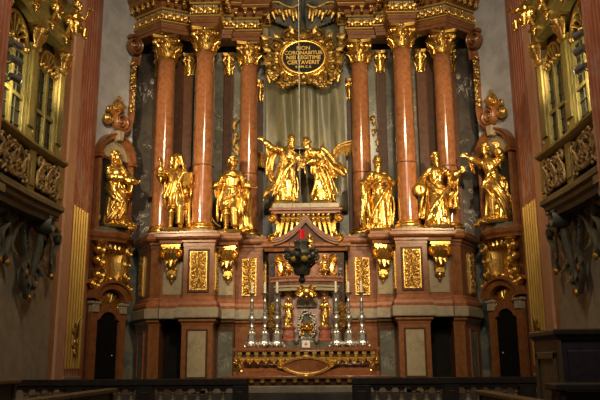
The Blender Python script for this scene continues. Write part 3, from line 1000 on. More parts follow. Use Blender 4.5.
def oratory(label):
    t = thing('oratory_balcony', label, 'balcony', (0, 0, 0), 0, 'oratories on the side walls')
    path = [tuple(J[0] - Vector((0, .3))), tuple(J[1]), tuple(J[2]), (-6.95, 18.5)]
    wall_ = [(-7.2, 18.5), (-7.2, 14.1)]
    z0, z1 = 5.55, 6.75
    mb = MB(); mb.sweep([(-.4, z0 - .42), (-.12, z0 - .42), (-.08, z0 - .32), (.0, z0 - .24), (.02, z0 - .16), (.10, z0 - .1), (.10, z0), (.05, z0 + .06), (-.4, z0 + .06)], path); mb.prism([(p[0] - .2, p[1]) for p in path] + wall_, z0 - .4, z0)
    mb.obj('base_cornice', M['olivedk'], t)
    mb = MB(); mb.sweep([(-.12, z0), (-.02, z0), (-.02, z0 + .12), (-.12, z0 + .12)], path); mb.sweep([(-.2, z1 - .14), (0, z1 - .14), (.06, z1 - .1), (.12, z1 - .03), (.12, z1 + .03), (-.2, z1 + .03)], path)
    mb.obj('parapet_rail', M['olive'], t)
    mb = MB(); mb.prism([(p[0] - .22, p[1]) for p in path] + wall_, z0, z1 - .1); mb.obj('parapet_backing', M['black'], t)  # black block for the dark behind the piercing
    # posts, pierced panels, windows
    r = random.Random(11)
    for k in range(2):
        a, tt, n, L = at_seg(k)
        ang = math.atan2(n.x, -n.y)

        def loc(o, u, d=0):
            p = a + tt * u + n * d
            o.location = (p.x, p.y, 0); o.rotation_euler = (0, 0, ang)
        mb = MB()
        w, h = L - .5, z1 - z0 - .3
        zc = (z0 + z1) / 2 - .02
        for row in (-1, 0, 1):
            for c in range(5):
                x = (c - 2) * w / 5
                mb.scroll((x, -.02, zc + row * h * .31), h * .17, 1.3, 1 if (c + row) % 2 else -1, r.uniform(0, 6), .038, n=5)
        for c in range(6):
            x = (c - 2.5) * w / 5
            mb.leaf((x, -.02, zc - h * .3), (.2 * (-1) ** c, 0, 1), (0, -1, 0), h * .6, .055, .2)
        mb.tube([(w * .36 * math.cos(q * PI / 10), -.03, zc + h * .40 * math.sin(q * PI / 10)) for q in range(21)], .04, 6)
        for q in range(22):
            mb.ell((r.uniform(-.48, .48) * w, -.03, zc + r.uniform(-.46, .46) * h), (.05, .04, .05), n=6, m=5)
        loc(mb.obj('pierced_panel', M['pierced'], t, smooth='auto'), L / 2)
        # window
        w0, w1 = .36, L - .26
        zt = 9.0
        mb = MB()
        for u in (w0, (w0 + w1) / 2, w1):
            mb.b2((u - .055, -.06, z1), (u + .055, .1, zt))
        for z in (z1 + .06, 7.82, zt):
            mb.b2((w0, -.05, z - .05), (w1, .08, z + .05))
        f = mb.obj('window_frame', M['olive'], t, bevel=.012); loc(f, 0, -.25)
        for q in range(2):
            u0, u1 = (w0, (w0 + w1) / 2) if q == 0 else ((w0 + w1) / 2, w1)
            mb = MB(); mb.b2((u0, .03, z1), (u1, .06, zt)); mb.obj('pane', M['pane'], f)
            mb = MB()
            for z in (z1 + .4, z1 + .75, 8.12, 8.42, 8.72):
                mb.b2((u0, .0, z - .008), (u1, .035, z + .008))
            mb.b2(((u0 + u1) / 2 - .008, .0, z1), ((u0 + u1) / 2 + .008, .035, zt)); mb.obj('glazing_bar', M['olivedk'], f)
        # fan over the window
        mb = MB(); cx = (w0 + w1) / 2; R = min((w1 - w0) / 2, .85)
        mb.band(arc(cx, zt + .05, R * .22, 180, 0, 10), arc(cx, zt + .05, R * .3, 180, 0, 10), -.05, .05)
        mb.band(arc(cx, zt + .05, R * .88, 180, 0, 16), arc(cx, zt + .05, R * 1.0, 180, 0, 16), -.08, .06)
        for q in range(8):
            an = PI * (q + .5) / 8
            mb.tube([(cx + R * .28 * math.cos(an), 0, zt + .05 + R * .28 * math.sin(an)), (cx + R * .9 * math.cos(an), -.02, zt + .05 + R * .9 * math.sin(an))], [.025, .05], 6)
        for q in range(10):
            mb.ell((w0 + (w1 - w0) * (q + .5) / 10, -.08, zt + .02 + .05 * (q % 2)), (.07, .05, .06), n=6, m=5)
        loc(mb.obj('fan_grille', M['goldk'], t, smooth='auto'), 0, -.25)
        mb = MB(); mb.b2((w0, .07, zt), (w1, .1, 9.9)); loc(mb.obj('fan_backing', M['pane'], t), 0, -.25)
    for k, (u, nn) in enumerate(((J[0], .05), (J[1], .03), (J[2], .03))):
        a, tt, n, L = at_seg(min(k, 1))
        ang = math.atan2(n.x, -n.y)
        uu = .12 if k == 0 else (0 if k == 1 else -.12)
        p = u + tt * uu
        mb = MB(); mb.b2((-.17, -.02, z0), (.17, .2, z1 - .1)); mb.b2((-.1, -.05, z0 + .2), (.1, 0, z1 - .3)); o = mb.obj('parapet_post', M['olive'], t, bevel=.015); o.location = (p.x, p.y, 0); o.rotation_euler = (0, 0, ang)
        mb = MB()
        mb.b2((-.24, .1, z1), (.24, .5, z1 + .12)); mb.b2((-.21, .12, z1 + .12), (.21, .5, z1 + .26)); mb.b2((-.19, .15, z1 + .26), (.19, .5, 9.35)); mb.b2((-.12, .1, z1 + .5), (.12, .3, 9.2)); mb.b2((-.2, .13, 9.28), (.2, .5, 9.36))
        for q in range(18):
            mb.ell((.17, .14, z1 + .4 + q * .14), (.03, .04, .05), n=6, m=4)
        o = mb.obj('pilaster', M['olive'], t); o.location = (p.x, p.y, 0); o.rotation_euler = (0, 0, ang)
        mb = MB()
        for s in (-1, 1):
            mb.scroll((s * .2, .05, 9.68), .13, 1.5, s, PI / 2, .05, n=6, flat=1.6)
            mb.leaf((s * .1, .1, 9.36), (s * .3, 0, 1), (0, -1, 0), .42, .085, .4)
        mb.leaf((0, .08, 9.34), (0, 0, 1), (0, -1, 0), .5, .1, .5); mb.ell((0, 0, 9.74), (.12, .12, .1)); mb.b2((-.26, -.02, 9.8), (.26, .5, 9.9))
        mb.ell((0, .1, 9.3), (.2, .1, .09))
        o = mb.obj('capital', M['goldk'], t, smooth='auto'); o.location = (p.x, p.y, 0); o.rotation_euler = (0, 0, ang)
    e = 9.88
    mb = MB(); mb.sweep([(-.7, e), (-.06, e), (-.06, e + .14), (-.02, e + .16), (-.02, e + .3), (.04, e + .36), (.04, e + .42), (-.7, e + .42)], path); mb.obj('architrave', M['olive'], t)
    mb = MB(); mb.sweep([(-.7, e + .42), (-.05, e + .42), (-.05, e + .7), (-.7, e + .7)], path); mb.obj('frieze', M['olivedk'], t)
    mb = MB(); mb.sweep([(-.7, e + .7), (0, e + .7), (.05, e + .78), (.16, e + .82), (.16, e + .92), (.23, e + 1.03), (.23, e + 1.1), (-.7, e + 1.1)], path); mb.prism(path + wall_, e + .02, e + 1.08); mb.obj('cornice', M['olive'], t)
    for p, n, d in along(path[:3], .95, .02):
        o = place_mesh('gilt_bracket', CONSOLE, t, (p.x, p.y, e + .12), (.55, .6, .62), math.atan2(d.y, d.x))
    mb = MB(); mb.sweep([(-.6, e + 1.1), (-.25, e + 1.1), (-.25, e + 2.4), (-.15, e + 2.5), (-.6, e + 2.6)], path); mb.obj('attic', M['olive'], t)
    mb = MB(); mb.prism([(p[0] - .9, p[1]) for p in path] + wall_, z0, e); mb.obj('inner_room', M['black'], t)  # solid black block stands in for the dark behind the windows
    # hanging foliage corbels underneath
    for (y, zt, sc) in ((14.7, 5.25, 1.1), (18.0, 5.25, 1.1)):
        mb = MB(); X = -6.98

        def q3(u, d, z):
            return (X + d, y + u * sc, zt + z * sc)
        UV = ((0, 1, 0), (0, 0, 1))
        mb.scroll(q3(-.05, .45, -.16), .22 * sc, 2.2, 1, PI / 2, .055, *UV, n=8, flat=4.5)
        mb.b2((X - .1, y - .30 * sc, zt - .02), (X + .66, y + .30 * sc, zt + .16))
        mb.tube([q3(-.05, .36, -.38), q3(0, .3, -.75), q3(.02, .2, -1.2), q3(0, .1, -1.75)], [.10, .11, .08, .04], 8)
        for s in (-1, 1):
            mb.tube(catmull_([q3(s * .25, .2, .02), q3(s * .75, .2, -.12), q3(s * .62, .18, -.62), q3(s * .40, .16, -1.0), q3(s * .42, .13, -1.4), q3(s * .05, .1, -1.85)]), .055, 7, flat=1.5)
            mb.tube(catmull_([q3(s * .1, .2, -.2), q3(s * .42, .2, -.3), q3(s * .3, .2, -.7), q3(s * .18, .16, -1.1), q3(s * .2, .1, -1.5)]), .04, 7, flat=1.4)
            mb.tube(catmull_([q3(s * .55, .22, .05), q3(s * 1.15, .22, -.05), q3(s * 1.5, .18, -.35), q3(s * 1.3, .15, -.62), q3(s * 1.42, .12, -1.0), q3(s * 1.3, .1, -1.2)]), .06, 7, flat=1.5)
            mb.tube(catmull_([q3(s * .7, .2, -.2), q3(s * 1.0, .2, -.38), q3(s * 1.12, .16, -.7), q3(s * 1.3, .1, -1.1)]), .04, 7, flat=1.4)
            mb.scroll(q3(s * 1.45, .2, -.22), .17 * sc, 1.7, s, PI / 2, .045, *UV, n=7, flat=2.2)
            mb.scroll(q3(s * .48, .18, -.72), .13 * sc, 1.6, -s, 0, .035, *UV, n=6, flat=1.6)
            mb.scroll(q3(s * .3, .16, -1.32), .11 * sc, 1.6, s, PI, .032, *UV, n=6, flat=1.6)
            for (u, z, du, dz) in ((.12, -.55, .5, -.7), (.15, -.95, .5, -.6), (.06, -1.35, .4, -.8), (.55, -.3, .6, -.5), (.95, -.2, .7, .1), (1.2, -.75, -.3, -.7), (.45, -1.1, .5, -.5)):
                mb.leaf(q3(s * u, .18, z), (0, s * du, dz), (1, 0, 0), .34 * sc, .06, .35)
        o = mb.obj('corbel', M['corbel'], t, smooth='auto')
        for u, z in ((.0, -1.85), (.3, -1.5), (-.3, -1.3), (1.3, -1.2), (-1.3, -1.2), (.45, .1), (-.1, -.85)):
            mb = MB(); mb.ell(q3(u, .16, z), (.07, .09, .11), n=7, m=5); mb.obj('gilt_bud', M['goldk'], o, smooth='auto')
    return t


t = oratory('olive-gilt glazed oratory with pierced parapet on the left side wall')
mirror(t, 'olive-gilt glazed oratory with pierced parapet on the right side wall')
for s, nm in ((-1, 'left'), (1, 'right')):
    for k, (y, z, x) in enumerate(((14.85, 8.62, 6.29), (14.85, 8.24, 6.27), (14.85, 7.82, 6.25))):
        lb = ('topmost', 'middle', 'lowest')[k] + ' grey spotlight clamped to the oratory window on the ' + nm + ' wall'
        t = thing('spotlight', lb, 'spotlight', (s * x, y, z), 0, 'spotlights on the oratory windows')
        d = Vector((-s * .25, 1, -.02)).normalized()
        mb = MB(); mb.tube([-d * .14, d * .0, d * .16], [.07, .085, .10], 14); mb.obj('housing', M['steel'], t, smooth='auto')
        mb = MB(); mb.tube([d * .161, d * .168], [.085, .085], 14); mb.obj('lens', M['lens'], t)
        mb = MB(); mb.tube([(0, 0, -.02), (s * .2, 0, -.1), (s * .42, 0, -.1)], .018, 6); mb.obj('bracket', M['steel'], t, smooth='auto')

# ------------------------------------------------------------------ gilded statues


def lerp_path(pts, z):
    for i in range(len(pts) - 1):
        if z <= pts[i + 1][2]:
            t = (z - pts[i][2]) / max(1e-6, pts[i + 1][2] - pts[i][2])
            t = max(0, min(1, t))
            return pts[i][0] + (pts[i + 1][0] - pts[i][0]) * t, pts[i][1] + (pts[i + 1][1] - pts[i][1]) * t
    return pts[-1][0], pts[-1][1]


def strands(mb, path, wdir, w0, w1, n, r, rs, wav=.012):
    """a fall of cloth: n ridges side by side along a path"""
    pts = catmull(path, 5); k = len(pts)
    wdir = Vector(wdir).normalized()
    for j in range(n):
        u = (j / (n - 1) - .5) * 2 if n > 1 else 0
        ph = rs.uniform(0, 6); am = rs.uniform(.5, 1) * wav
        q = [p + wdir * (u * (w0 + (w1 - w0) * i / (k - 1)) / 2 + am * math.sin(ph + 7 * i / k)) + Vector((0, am * 1.4 * math.cos(ph + 6 * i / k), 0)) for i, p in enumerate(pts)]
        rr = [r * (.75 + .35 * math.sin(ph + 3 * i / k)) * (1.0 if 0 < i < k - 1 else .6) for i in range(k)]
        mb.tube(q, rr, 6)


def hand(mb, p, d, up, s=1.0, curl=.3):
    """palm, four fingers and a thumb"""
    p = Vector(p); d = Vector(d).normalized(); up = Vector(up); up = (up - d * up.dot(d)).normalized(); sd = d.cross(up)
    mb.tube([p, p + d * .022 * s, p + d * .045 * s], [.016 * s, .021 * s, .02 * s], 8, flat=.6, up=up)
    for i in range(4):
        o = p + d * .04 * s + sd * ((i - 1.5) * .0125 * s)
        l = (.034, .042, .04, .03)[i] * s
        sp = sd * ((i - 1.5) * .008 * s)
        mb.tube([o, o + d * l * .5 + sp * .5 - up * curl * l * .2, o + d * l + sp - up * curl * l * .7], [.0075 * s, .0072 * s, .006 * s], 6)
    o = p + d * .012 * s + sd * .016 * s
    mb.tube([o, o + sd * .018 * s + d * .015 * s, o + sd * .02 * s + d * .036 * s - up * .008 * s], [.009 * s, .0085 * s, .007 * s], 6)


def head_mb(c, yaw, pitch, roll, hair='curly', beard=1.0, rs=None, s=1.0):
    mb = MB()
    mb.ell((0, 0, .012), (.044, .054, .058), n=14, m=10)
    mb.ell((0, -.02, -.022), (.033, .034, .038), n=12, m=8)
    mb.tube([(0, -.05, .016), (0, -.064, -.006), (0, -.056, -.012)], [.006, .0095, .007], 7)
    for q in (-1, 1):
        mb.tube([(q * .004, -.052, .02), (q * .019, -.05, .024), (q * .034, -.038, .017)], [.006, .0075, .005], 6)
        mb.ell((q * .018, -.046, .008), (.008, .006, .005), n=7, m=5)
        mb.ell((q * .022, -.042, -.012), (.012, .012, .012), n=7, m=5)
        mb.ell((q * .045, .002, .0), (.008, .012, .017), n=7, m=5)
    mb.ell((0, -.052, -.026), (.013, .006, .004), n=7, m=5); mb.ell((0, -.051, -.033), (.011, .006, .004), n=7, m=5)
    mb.ell((0, -.044, -.05), (.013, .012, .012), n=7, m=5)
    if beard:
        for i in range(9):
            u = (i - 4) / 4
            mb.tube([(u * .034, -.036 + .02 * u * u, -.03), (u * .03, -.05 + .02 * u * u, -.058), (u * .018, -.052 + .012 * u * u, -.066 - .035 * beard * (1 - .4 * abs(u)))], [.011, .013, .006], 6)
        for q in (-1, 1):
            mb.tube([(q * .003, -.056, -.018), (q * .018, -.053, -.026), (q * .026, -.044, -.038)], [.007, .007, .004], 6)
    if hair == 'curly' or hair == 'long':
        for i in range(34):
            a = rs.uniform(-.2, PI + .2); b = rs.uniform(-.1, 1.5)
            v = Vector((math.cos(a) * math.cos(b) * .05, math.sin(a) * math.cos(b) * .05 + .008, math.sin(b) * .058 + .016))
            mb.ell(v, (.015, .015, .014), n=6, m=4)
        for q in (-1, 1):
            for i in range(4):
                mb.ell((q * .046, -.012 + .018 * i, .02 - .012 * i), (.013,) * 3, n=6, m=4)
        for i in range(7):
            u = -1 + i / 3
            mb.ell((u * .036, -.036 + .012 * u * u, .052 - .006 * u * u), (.014,) * 3, n=6, m=4)
    if hair == 'long':
        for i in range(9):
            a = PI * (i / 8)
            x, y = math.cos(a) * .046, math.sin(a) * .045
            mb.tube([(x, y, .03), (x * 1.15, y * 1.1 + .006, -.03), (x * 1.3, y * 1.1 + .004, -.09)], [.015, .017, .008], 6)
    if hair == 'fringe':
        for i in range(12):
            a = -.15 + (PI + .3) * i / 11
            mb.ell((math.cos(a) * .046, math.sin(a) * .05 + .006, .0 - .004 * (i % 2)), (.009, .010, .016), n=6, m=4)
    if hair == 'veil':
        for i in range(11):
            a = -.3 + (PI + .6) * i / 10
            x, y = math.cos(a) * .052, math.sin(a) * .055
            mb.tube([(x * .25, y * .25, .062), (x * .95, y, .03), (x * 1.25, y * 1.1, -.04), (x * 1.6, y * 1.2 + .01, -.12)], [.014, .016, .018, .012], 6)
    if hair == 'turban':
        for k in range(4):
            mb.tube([(math.cos(q * PI / 8) * (.047 - .007 * k), math.sin(q * PI / 8) * (.052 - .007 * k), .034 + .012 * k + .01 * math.sin(q * PI / 8 + k)) for q in range(17)], .0155, 6)
        mb.ell((0, .005, .06), (.035, .04, .03))
        mb.ell((0, -.05, .055), (.013,) * 3, n=6, m=5)
    if hair == 'crown':
        for i in range(9):
            a = 2 * PI * i / 9
            mb.tube([(math.cos(a) * .048, math.sin(a) * .054 + .004, .04), (math.cos(a) * .056, math.sin(a) * .062 + .004, .085)], [.011, .006], 5)
    R = Euler((pitch, roll, yaw)).to_matrix()
    c = Vector(c)
    mb.v = [tuple(c + R @ (Vector(v) * s)) for v in mb.v]
    return mb


def put(mb, other):
    mb.add(other.v, other.f)


def figure_mb(sp):
    rs = random.Random(sp.get('seed', 1))
    mb = MB()
    pel = sp.get('pelvis', (.0, 0)); che = sp.get('chest', (0, 0)); sh = sp.get('should', che); nk = sp.get('neck', sh)
    ft = sp.get('foot', (0, 0))
    hd = sp.get('head', (nk[0], nk[1] - .02, .925)); hd = (hd[0], hd[1] - .008, hd[2] + .002)
    chz, shz = sp.get('chz', .70), sp.get('shz', .80)
    axis = [(ft[0], ft[1], 0), (pel[0], pel[1], .5), (che[0], che[1], chz), (sh[0], sh[1], shz), (nk[0], nk[1], shz + .06)]
    hem = .015 if sp.get('robe', 'long') == 'long' else sp.get('hem', .30)
    k = shz / .80
    prof = [(hem, .155, .13), (.12, .142, .12), (.25, .128, .11), (.38, .118, .1), (.48, .108, .092), (.56, .090, .078), (.60, .080, .070), (.66 * k, .088, .074), (.72 * k, .098, .078), (.77 * k, .102, .068), (.80 * k, .088, .054), (.825 * k, .056, .044), (.85 * k, .033, .034)]
    if hem > .1:
        prof = [(hem, .135, .11), (hem + .08, .125, .105)] + [p for p in prof if p[0] > hem + .1]
    NA_, nf = 60, sp.get('folds', 9)
    ph1, ph2 = rs.uniform(0, 6), rs.uniform(0, 6)
    tw = sp.get('twist', 1.6)
    vs = []; fs = []
    zs = []
    for i in range(len(prof) - 1):
        a, b = prof[i], prof[i + 1]
        m = max(1, int((b[0] - a[0]) / .022))
        for j in range(m):
            t = j / m
            zs.append(tuple(a[q] + (b[q] - a[q]) * t for q in range(3)))
    zs.append(prof[-1])
    for (z, rx, ry) in zs:
        cx, cy = lerp_path(axis, z)
        amp = max(0, min(1, (.86 - z) / .5)) ** .8
        if .54 < z < .64:
            amp *= .5
        for i in range(NA_):
            a = 2 * PI * i / NA_
            f = abs(math.sin(nf * a / 2 + ph1 + tw * z * 2.2 + .7 * math.sin(2 * a + ph2 + 5 * z)))
            g = math.sin(3 * a + ph2 + 4 * z)
            r = 1 + amp * (.27 * (f - .55) + .08 * g)
            vs.append((cx + rx * r * math.cos(a), cy + ry * r * math.sin(a), z))
    n = len(zs)
    for q in range(n - 1):
        for i in range(NA_):
            j = (i + 1) % NA_
            fs.append((q * NA_ + i, q * NA_ + j, (q + 1) * NA_ + j, (q + 1) * NA_ + i))
    fs.append(tuple(range(NA_ - 1, -1, -1))); fs.append(tuple(range((n - 1) * NA_, n * NA_)))
    mb.add(vs, fs)
    # raking folds over the skirt
    for i in range(11):
        a0 = -PI + PI * (i + .5) / 11 + rs.uniform(-.15, .15)
        da = tw * rs.uniform(.12, .35)
        z1_, z0_ = rs.uniform(.46, .57), hem + rs.uniform(.0, .12)
        q = []
        for j in range(7):
            v = j / 6; z = z1_ + (z0_ - z1_) * v
            cx, cy = lerp_path(axis, z); a = a0 + da * v + .12 * math.sin(5 * v + i)
            rx = .108 + .05 * max(0, .5 - z) / .5; ry = .09 + .04 * max(0, .5 - z) / .5
            q.append((cx + rx * math.cos(a), cy + ry * math.sin(a), z))
        mb.tube(q, [.006, .012, .016, .017, .018, .018, .012], 6)
    # belt
    cx, cy = lerp_path(axis, .595)
    mb.tube([(cx + .092 * math.cos(q * PI / 8), cy + .078 * math.sin(q * PI / 8), .595 + .01 * math.sin(q)) for q in range(17)], .012, 6)
    # knee pushing through the cloth
    kx = sp.get('knee', .05)
    x5, y5 = lerp_path(axis, .42)
    mb.tube([(pel[0] + kx * .9, y5 - .03, .47), (pel[0] * .5 + kx * 1.1, y5 - .105, .29), (ft[0] + kx * 1.15, -.09, .07)], [.062, .06, .05], 10)
    # legs and feet
    if hem > .1:
        for s, yy in ((-1, -.01), (1, -.045)):
            mb.tube([(pel[0] + s * .05, yy, .45), (ft[0] + s * .055, yy - .03, .28), (ft[0] + s * .06, yy - .005, .17), (ft[0] + s * .065, yy, .04)], [.062, .046, .044, .028], 10)
            mb.tube([(ft[0] + s * .065, yy + .015, .022), (ft[0] + s * .075, yy - .05, .022), (ft[0] + s * .085, yy - .095, .014)], [.026, .026, .016], 8, flat=.8)
            mb.tube([(ft[0] + s * .06 + .05 * math.cos(q * PI / 6), yy - .01 + .05 * math.sin(q * PI / 6), .235 + .006 * (q % 2)) for q in range(13)], .013, 6)
    else:
        for s, yy in ((-1, -.10), (1, -.125)):
            mb.tube([(ft[0] + s * .055, yy + .05, .028), (ft[0] + s * .065, yy - .02, .024), (ft[0] + s * .075, yy - .055, .014)], [.026, .025, .015], 8)
    # shoulders and arms
    for key, s in (('R', -1), ('L', 1)):
        arm = sp.get(key)
        if not arm:
            continue
        e, w_ = Vector(arm[0]), Vector(arm[1])
        S = Vector((sh[0] + s * .088, sh[1], shz - .015)) if 'S' + key not in sp else Vector(sp['S' + key])
        pts = [S - Vector((s * .04, 0, 0)), S, S.lerp(e, .5) + Vector((0, 0, .004)), e, e.lerp(w_, .5), w_]
        wide = arm[2] if len(arm) > 2 else 1.0
        mb.tube(catmull(pts, 3), [.042, .046, .047, .046, .045, .043, .041, .040, .041, .046 * wide, .046 * wide, .046 * wide, .046 * wide, .044 * wide, .038 * wide, .026][:16], 10)
        d = (w_ - e).normalized()
        # sleeve rings and fall of the sleeve
        for t in (.15, .4, .62):
            c = e.lerp(w_, t); u = d.orthogonal().normalized(); v = d.cross(u)
            mb.tube([c + u * (.043 * wide * math.cos(q * PI / 5)) + v * (.043 * wide * math.sin(q * PI / 5)) for q in range(11)], .010, 5)
        for t in (.3, .55, .8):
            c = S.lerp(e, t); dd = (e - S).normalized(); u = dd.orthogonal().normalized(); v = dd.cross(u)
            mb.tube([c + u * (.05 * math.cos(q * PI / 5)) + v * (.05 * math.sin(q * PI / 5)) for q in range(11)], .010, 5)
        if wide > 1:
            c = e.lerp(w_, .45)
            strands(mb, [c, c + Vector((.0, .01, -.07)), c + Vector((-s * .01, .02, -.14 * wide))], d, .09, .05, 4, .016, rs, .006)
        mb.tube([w_ - d * .02, w_ + d * .01], [.021, .017], 8)
        hand(mb, w_, arm[3] if len(arm) > 3 else d, arm[4] if len(arm) > 4 else (0, -1, .3), sp.get('hs', 1.25), .4)
    # neck, collar, head
    mb.tube([(nk[0], nk[1], shz + .02), ((nk[0] + hd[0]) / 2, (nk[1] + hd[1]) / 2 + .008, (shz + hd[2]) / 2 + .01), (hd[0], hd[1] + .012, hd[2] - .01)], [.04, .029, .03], 10)
    put(mb, head_mb(hd, sp.get('yaw', 0), sp.get('pitch', 0), sp.get('roll', 0), sp.get('hair', 'curly'), sp.get('beard', 1), rs, 1.26))
    for f in sp.get('drape', []):
        strands(mb, f[0], f[1], f[2], f[3], f[4], f[5], rs)
    if sp.get('cape'):
        mb.tube([(sh[0] + .10 * math.cos(q * PI / 9), sh[1] + .075 * math.sin(q * PI / 9) - .005, shz - .02 + .012 * math.sin(2 * q)) for q in range(19)], .026, 7)
        mb.tube([(sh[0] + .118 * math.cos(q * PI / 9), sh[1] + .085 * math.sin(q * PI / 9) - .005, shz - .05 + .012 * math.sin(2 * q + 1)) for q in range(19)], .024, 7)
    return mb


def scaled(mb, H):
    mb.v = [(x * H, y * H, z * H) for x, y, z in mb.v]
    return mb


def statue(sp, label, loc, H, rz=0, base=None, group='gilded statues of the altarpiece', name='saint_statue', vox=.0165):
    t = thing(name, label, 'statue', loc, rz, group)
    scaled(figure_mb(sp), H).obj('figure', M['gold'], t, voxel=vox, smooth_it=1)
    rs = random.Random(sp.get('seed', 1) + 50)
    if sp.get('cloak'):
        mb = MB()
        for f in sp['cloak']:
            strands(mb, f[0], f[1], f[2], f[3], f[4], f[5], rs, .02)
        scaled(mb, H).obj('cloak', M['gold'], t, voxel=vox, smooth_it=1)
    mb = MB()
    bw, bd = sp.get('base', (.2, .17))
    mb.lathe([(1.0, -.035), (1.05, -.01), (.98, .012), (.7, .02)], (sp.get('bx', 0), -.02, 0), 14, sx=bw, sy=bd, wob=lambda a, k: 1 + .07 * math.sin(5 * a) + .04 * math.sin(9 * a + 1))
    for q in sp.get('rocks', []):
        mb.ell(q[:3], (q[3], q[3], q[3] * .8), n=8, m=6)
    scaled(mb, H).obj('rocky_base', M['gold'], t, smooth='auto')
    for nm, fn in sp.get('attr', []):
        mb = MB(); fn(mb); scaled(mb, H).obj(nm, M['gold'], t, smooth='auto')
    return t


def ang(deg):
    return math.radians(deg)


S1 = dict(seed=3, chest=(-.02, -.01), should=(-.03, -.0), neck=(-.035, 0), head=(-.03, -.015, .925), pelvis=(.02, 0), yaw=ang(28), pitch=ang(-22), hair='long', beard=0, twist=2.2,
          L=((.14, -.05, .62), (.21, -.15, .585), 1.25), R=((-.1, -.14, .63), (.09, -.2, .60), 1.2),
          drape=[([(-.14, -.05, .70), (-.02, -.12, .52), (.12, -.1, .36)], (0, .1, 1), .14, .16, 6, .022), ([(-.15, 0, .55), (-.03, -.14, .38), (.12, -.12, .22)], (0, 0, 1), .12, .14, 5, .022), ([(.05, -.13, .36), (.02, -.16, .2), (-.06, -.15, .03)], (1, 0, 0), .12, .2, 5, .022)],
          cloak=[([(-.1, .05, .78), (-.17, .06, .55), (-.18, .05, .3), (-.16, .03, .06)], (.4, .8, 0), .12, .16, 6, .028), ([(.12, .05, .74), (.17, .05, .55), (.12, .06, .35)], (.5, .6, 0), .1, .1, 5, .028)],
          rocks=[(.18, -.08, .02, .06), (.23, -.05, -.0, .06), (.14, -.12, .0, .05), (.2, -.1, -.04, .06)])
S2 = dict(seed=5, robe='short', hem=.27, head=(.0, -.03, .925), yaw=ang(-22), pitch=ang(8), hair='veil', beard=1.2, pelvis=(.015, 0),
          R=((-.21, -.05, .70), (-.2, -.11, .83), 1.25, (.1, -.1, 1), (1, -.6, 0)), L=((.19, 0, .62), (.19, -.12, .575), 1.2, (-.1, -.3, .7), (-1, 0, 0)),
          drape=[([(-.1, -.06, .78), (-.04, -.1, .62), (-.07, -.12, .42), (-.08, -.12, .28)], (1, 0, 0), .07, .12, 4, .02), ([(.08, -.07, .78), (.02, -.1, .6), (.04, -.12, .42), (.05, -.13, .28)], (1, 0, 0), .07, .12, 4, .02)],
          cloak=[([(.08, .07, .8), (.17, .06, .6), (.18, .05, .35), (.2, .02, .03)], (.8, .5, 0), .12, .15, 6, .026), ([(-.09, .06, .8), (-.15, .05, .6), (-.1, .07, .3)], (.8, .5, 0), .12, .12, 5, .026)],
          attr=[('tablet', lambda m: (m.box((.15, -.10, .655), (.125, .028, .17), -.45), m.box((.143, -.115, .655), (.10, .012, .145), -.45)))], rocks=[(-.14, -.12, .0, .04)])
S3 = dict(seed=8, robe='short', hem=.30, cape=1, head=(.015, -.025, .925), yaw=ang(18), pitch=ang(-14), roll=ang(8), hair='curly', beard=0, pelvis=(-.015, 0), chest=(.005, 0),
          L=((.185, -.03, .63), (.26, -.12, .575), 1.35, (1, -.4, -.05), (0, -.4, 1)), R=((-.17, .01, .64), (-.225, -.08, .60), 1.2, (-.7, -.5, -.2), (0, -.4, 1)),
          drape=[([(.1, -.08, .55), (.04, -.13, .45), (-.1, -.1, .38)], (0, 0, 1), .08, .1, 4, .018), ([(.12, -.06, .5), (.15, -.1, .35), (.18, -.06, .2)], (1, 0, 0), .06, .1, 4, .02)],
          cloak=[([(.1, .06, .78), (.17, .05, .55), (.17, .03, .3), (.21, -.02, .03)], (.9, .4, 0), .12, .17, 6, .028), ([(-.1, .06, .78), (-.13, .06, .5), (-.1, .07, .15)], (.9, .4, 0), .1, .16, 5, .028)],
          rocks=[(.2, -.06, .02, .05), (.16, .0, .04, .06)], attr=[('sword', lambda m: m.tube(catmull([(-.27, -.1, .52), (-.28, -.06, .3), (-.22, -.04, .14), (-.13, -.05, .07)], 5), .011, 6))])
S4 = dict(seed=12, head=(-.0, -.03, .925), yaw=ang(-8), pitch=ang(6), hair='turban', beard=1.4, pelvis=(.02, 0), knee=-.05,
          R=((-.17, -.03, .66), (-.205, -.14, .645), 1.2, (-1, -.3, -.1), (0, -.3, 1)), L=((.20, -.01, .66), (.16, -.13, .60), 1.3, (-.3, -.4, .3), (0, 0, 1)),
          drape=[([(.13, -.06, .72), (-.0, -.12, .68), (-.13, -.08, .6)], (0, 0, 1), .07, .09, 4, .018), ([(.14, -.06, .58), (.02, -.14, .42), (-.1, -.12, .16)], (.6, 0, 1), .14, .18, 6, .022), ([(.15, -.02, .6), (.15, -.06, .35), (.12, -.07, .06)], (1, 0, 0), .06, .12, 4, .024)],
          cloak=[([(-.215, -.13, .64), (-.2, -.11, .42), (-.18, -.08, .22), (-.15, -.06, .02)], (1, .5, 0), .05, .15, 6, .024), ([(-.13, .05, .75), (-.17, .0, .5), (-.14, .03, .2)], (.6, .7, 0), .1, .15, 5, .026)], rocks=[(-.17, -.05, .0, .04)])
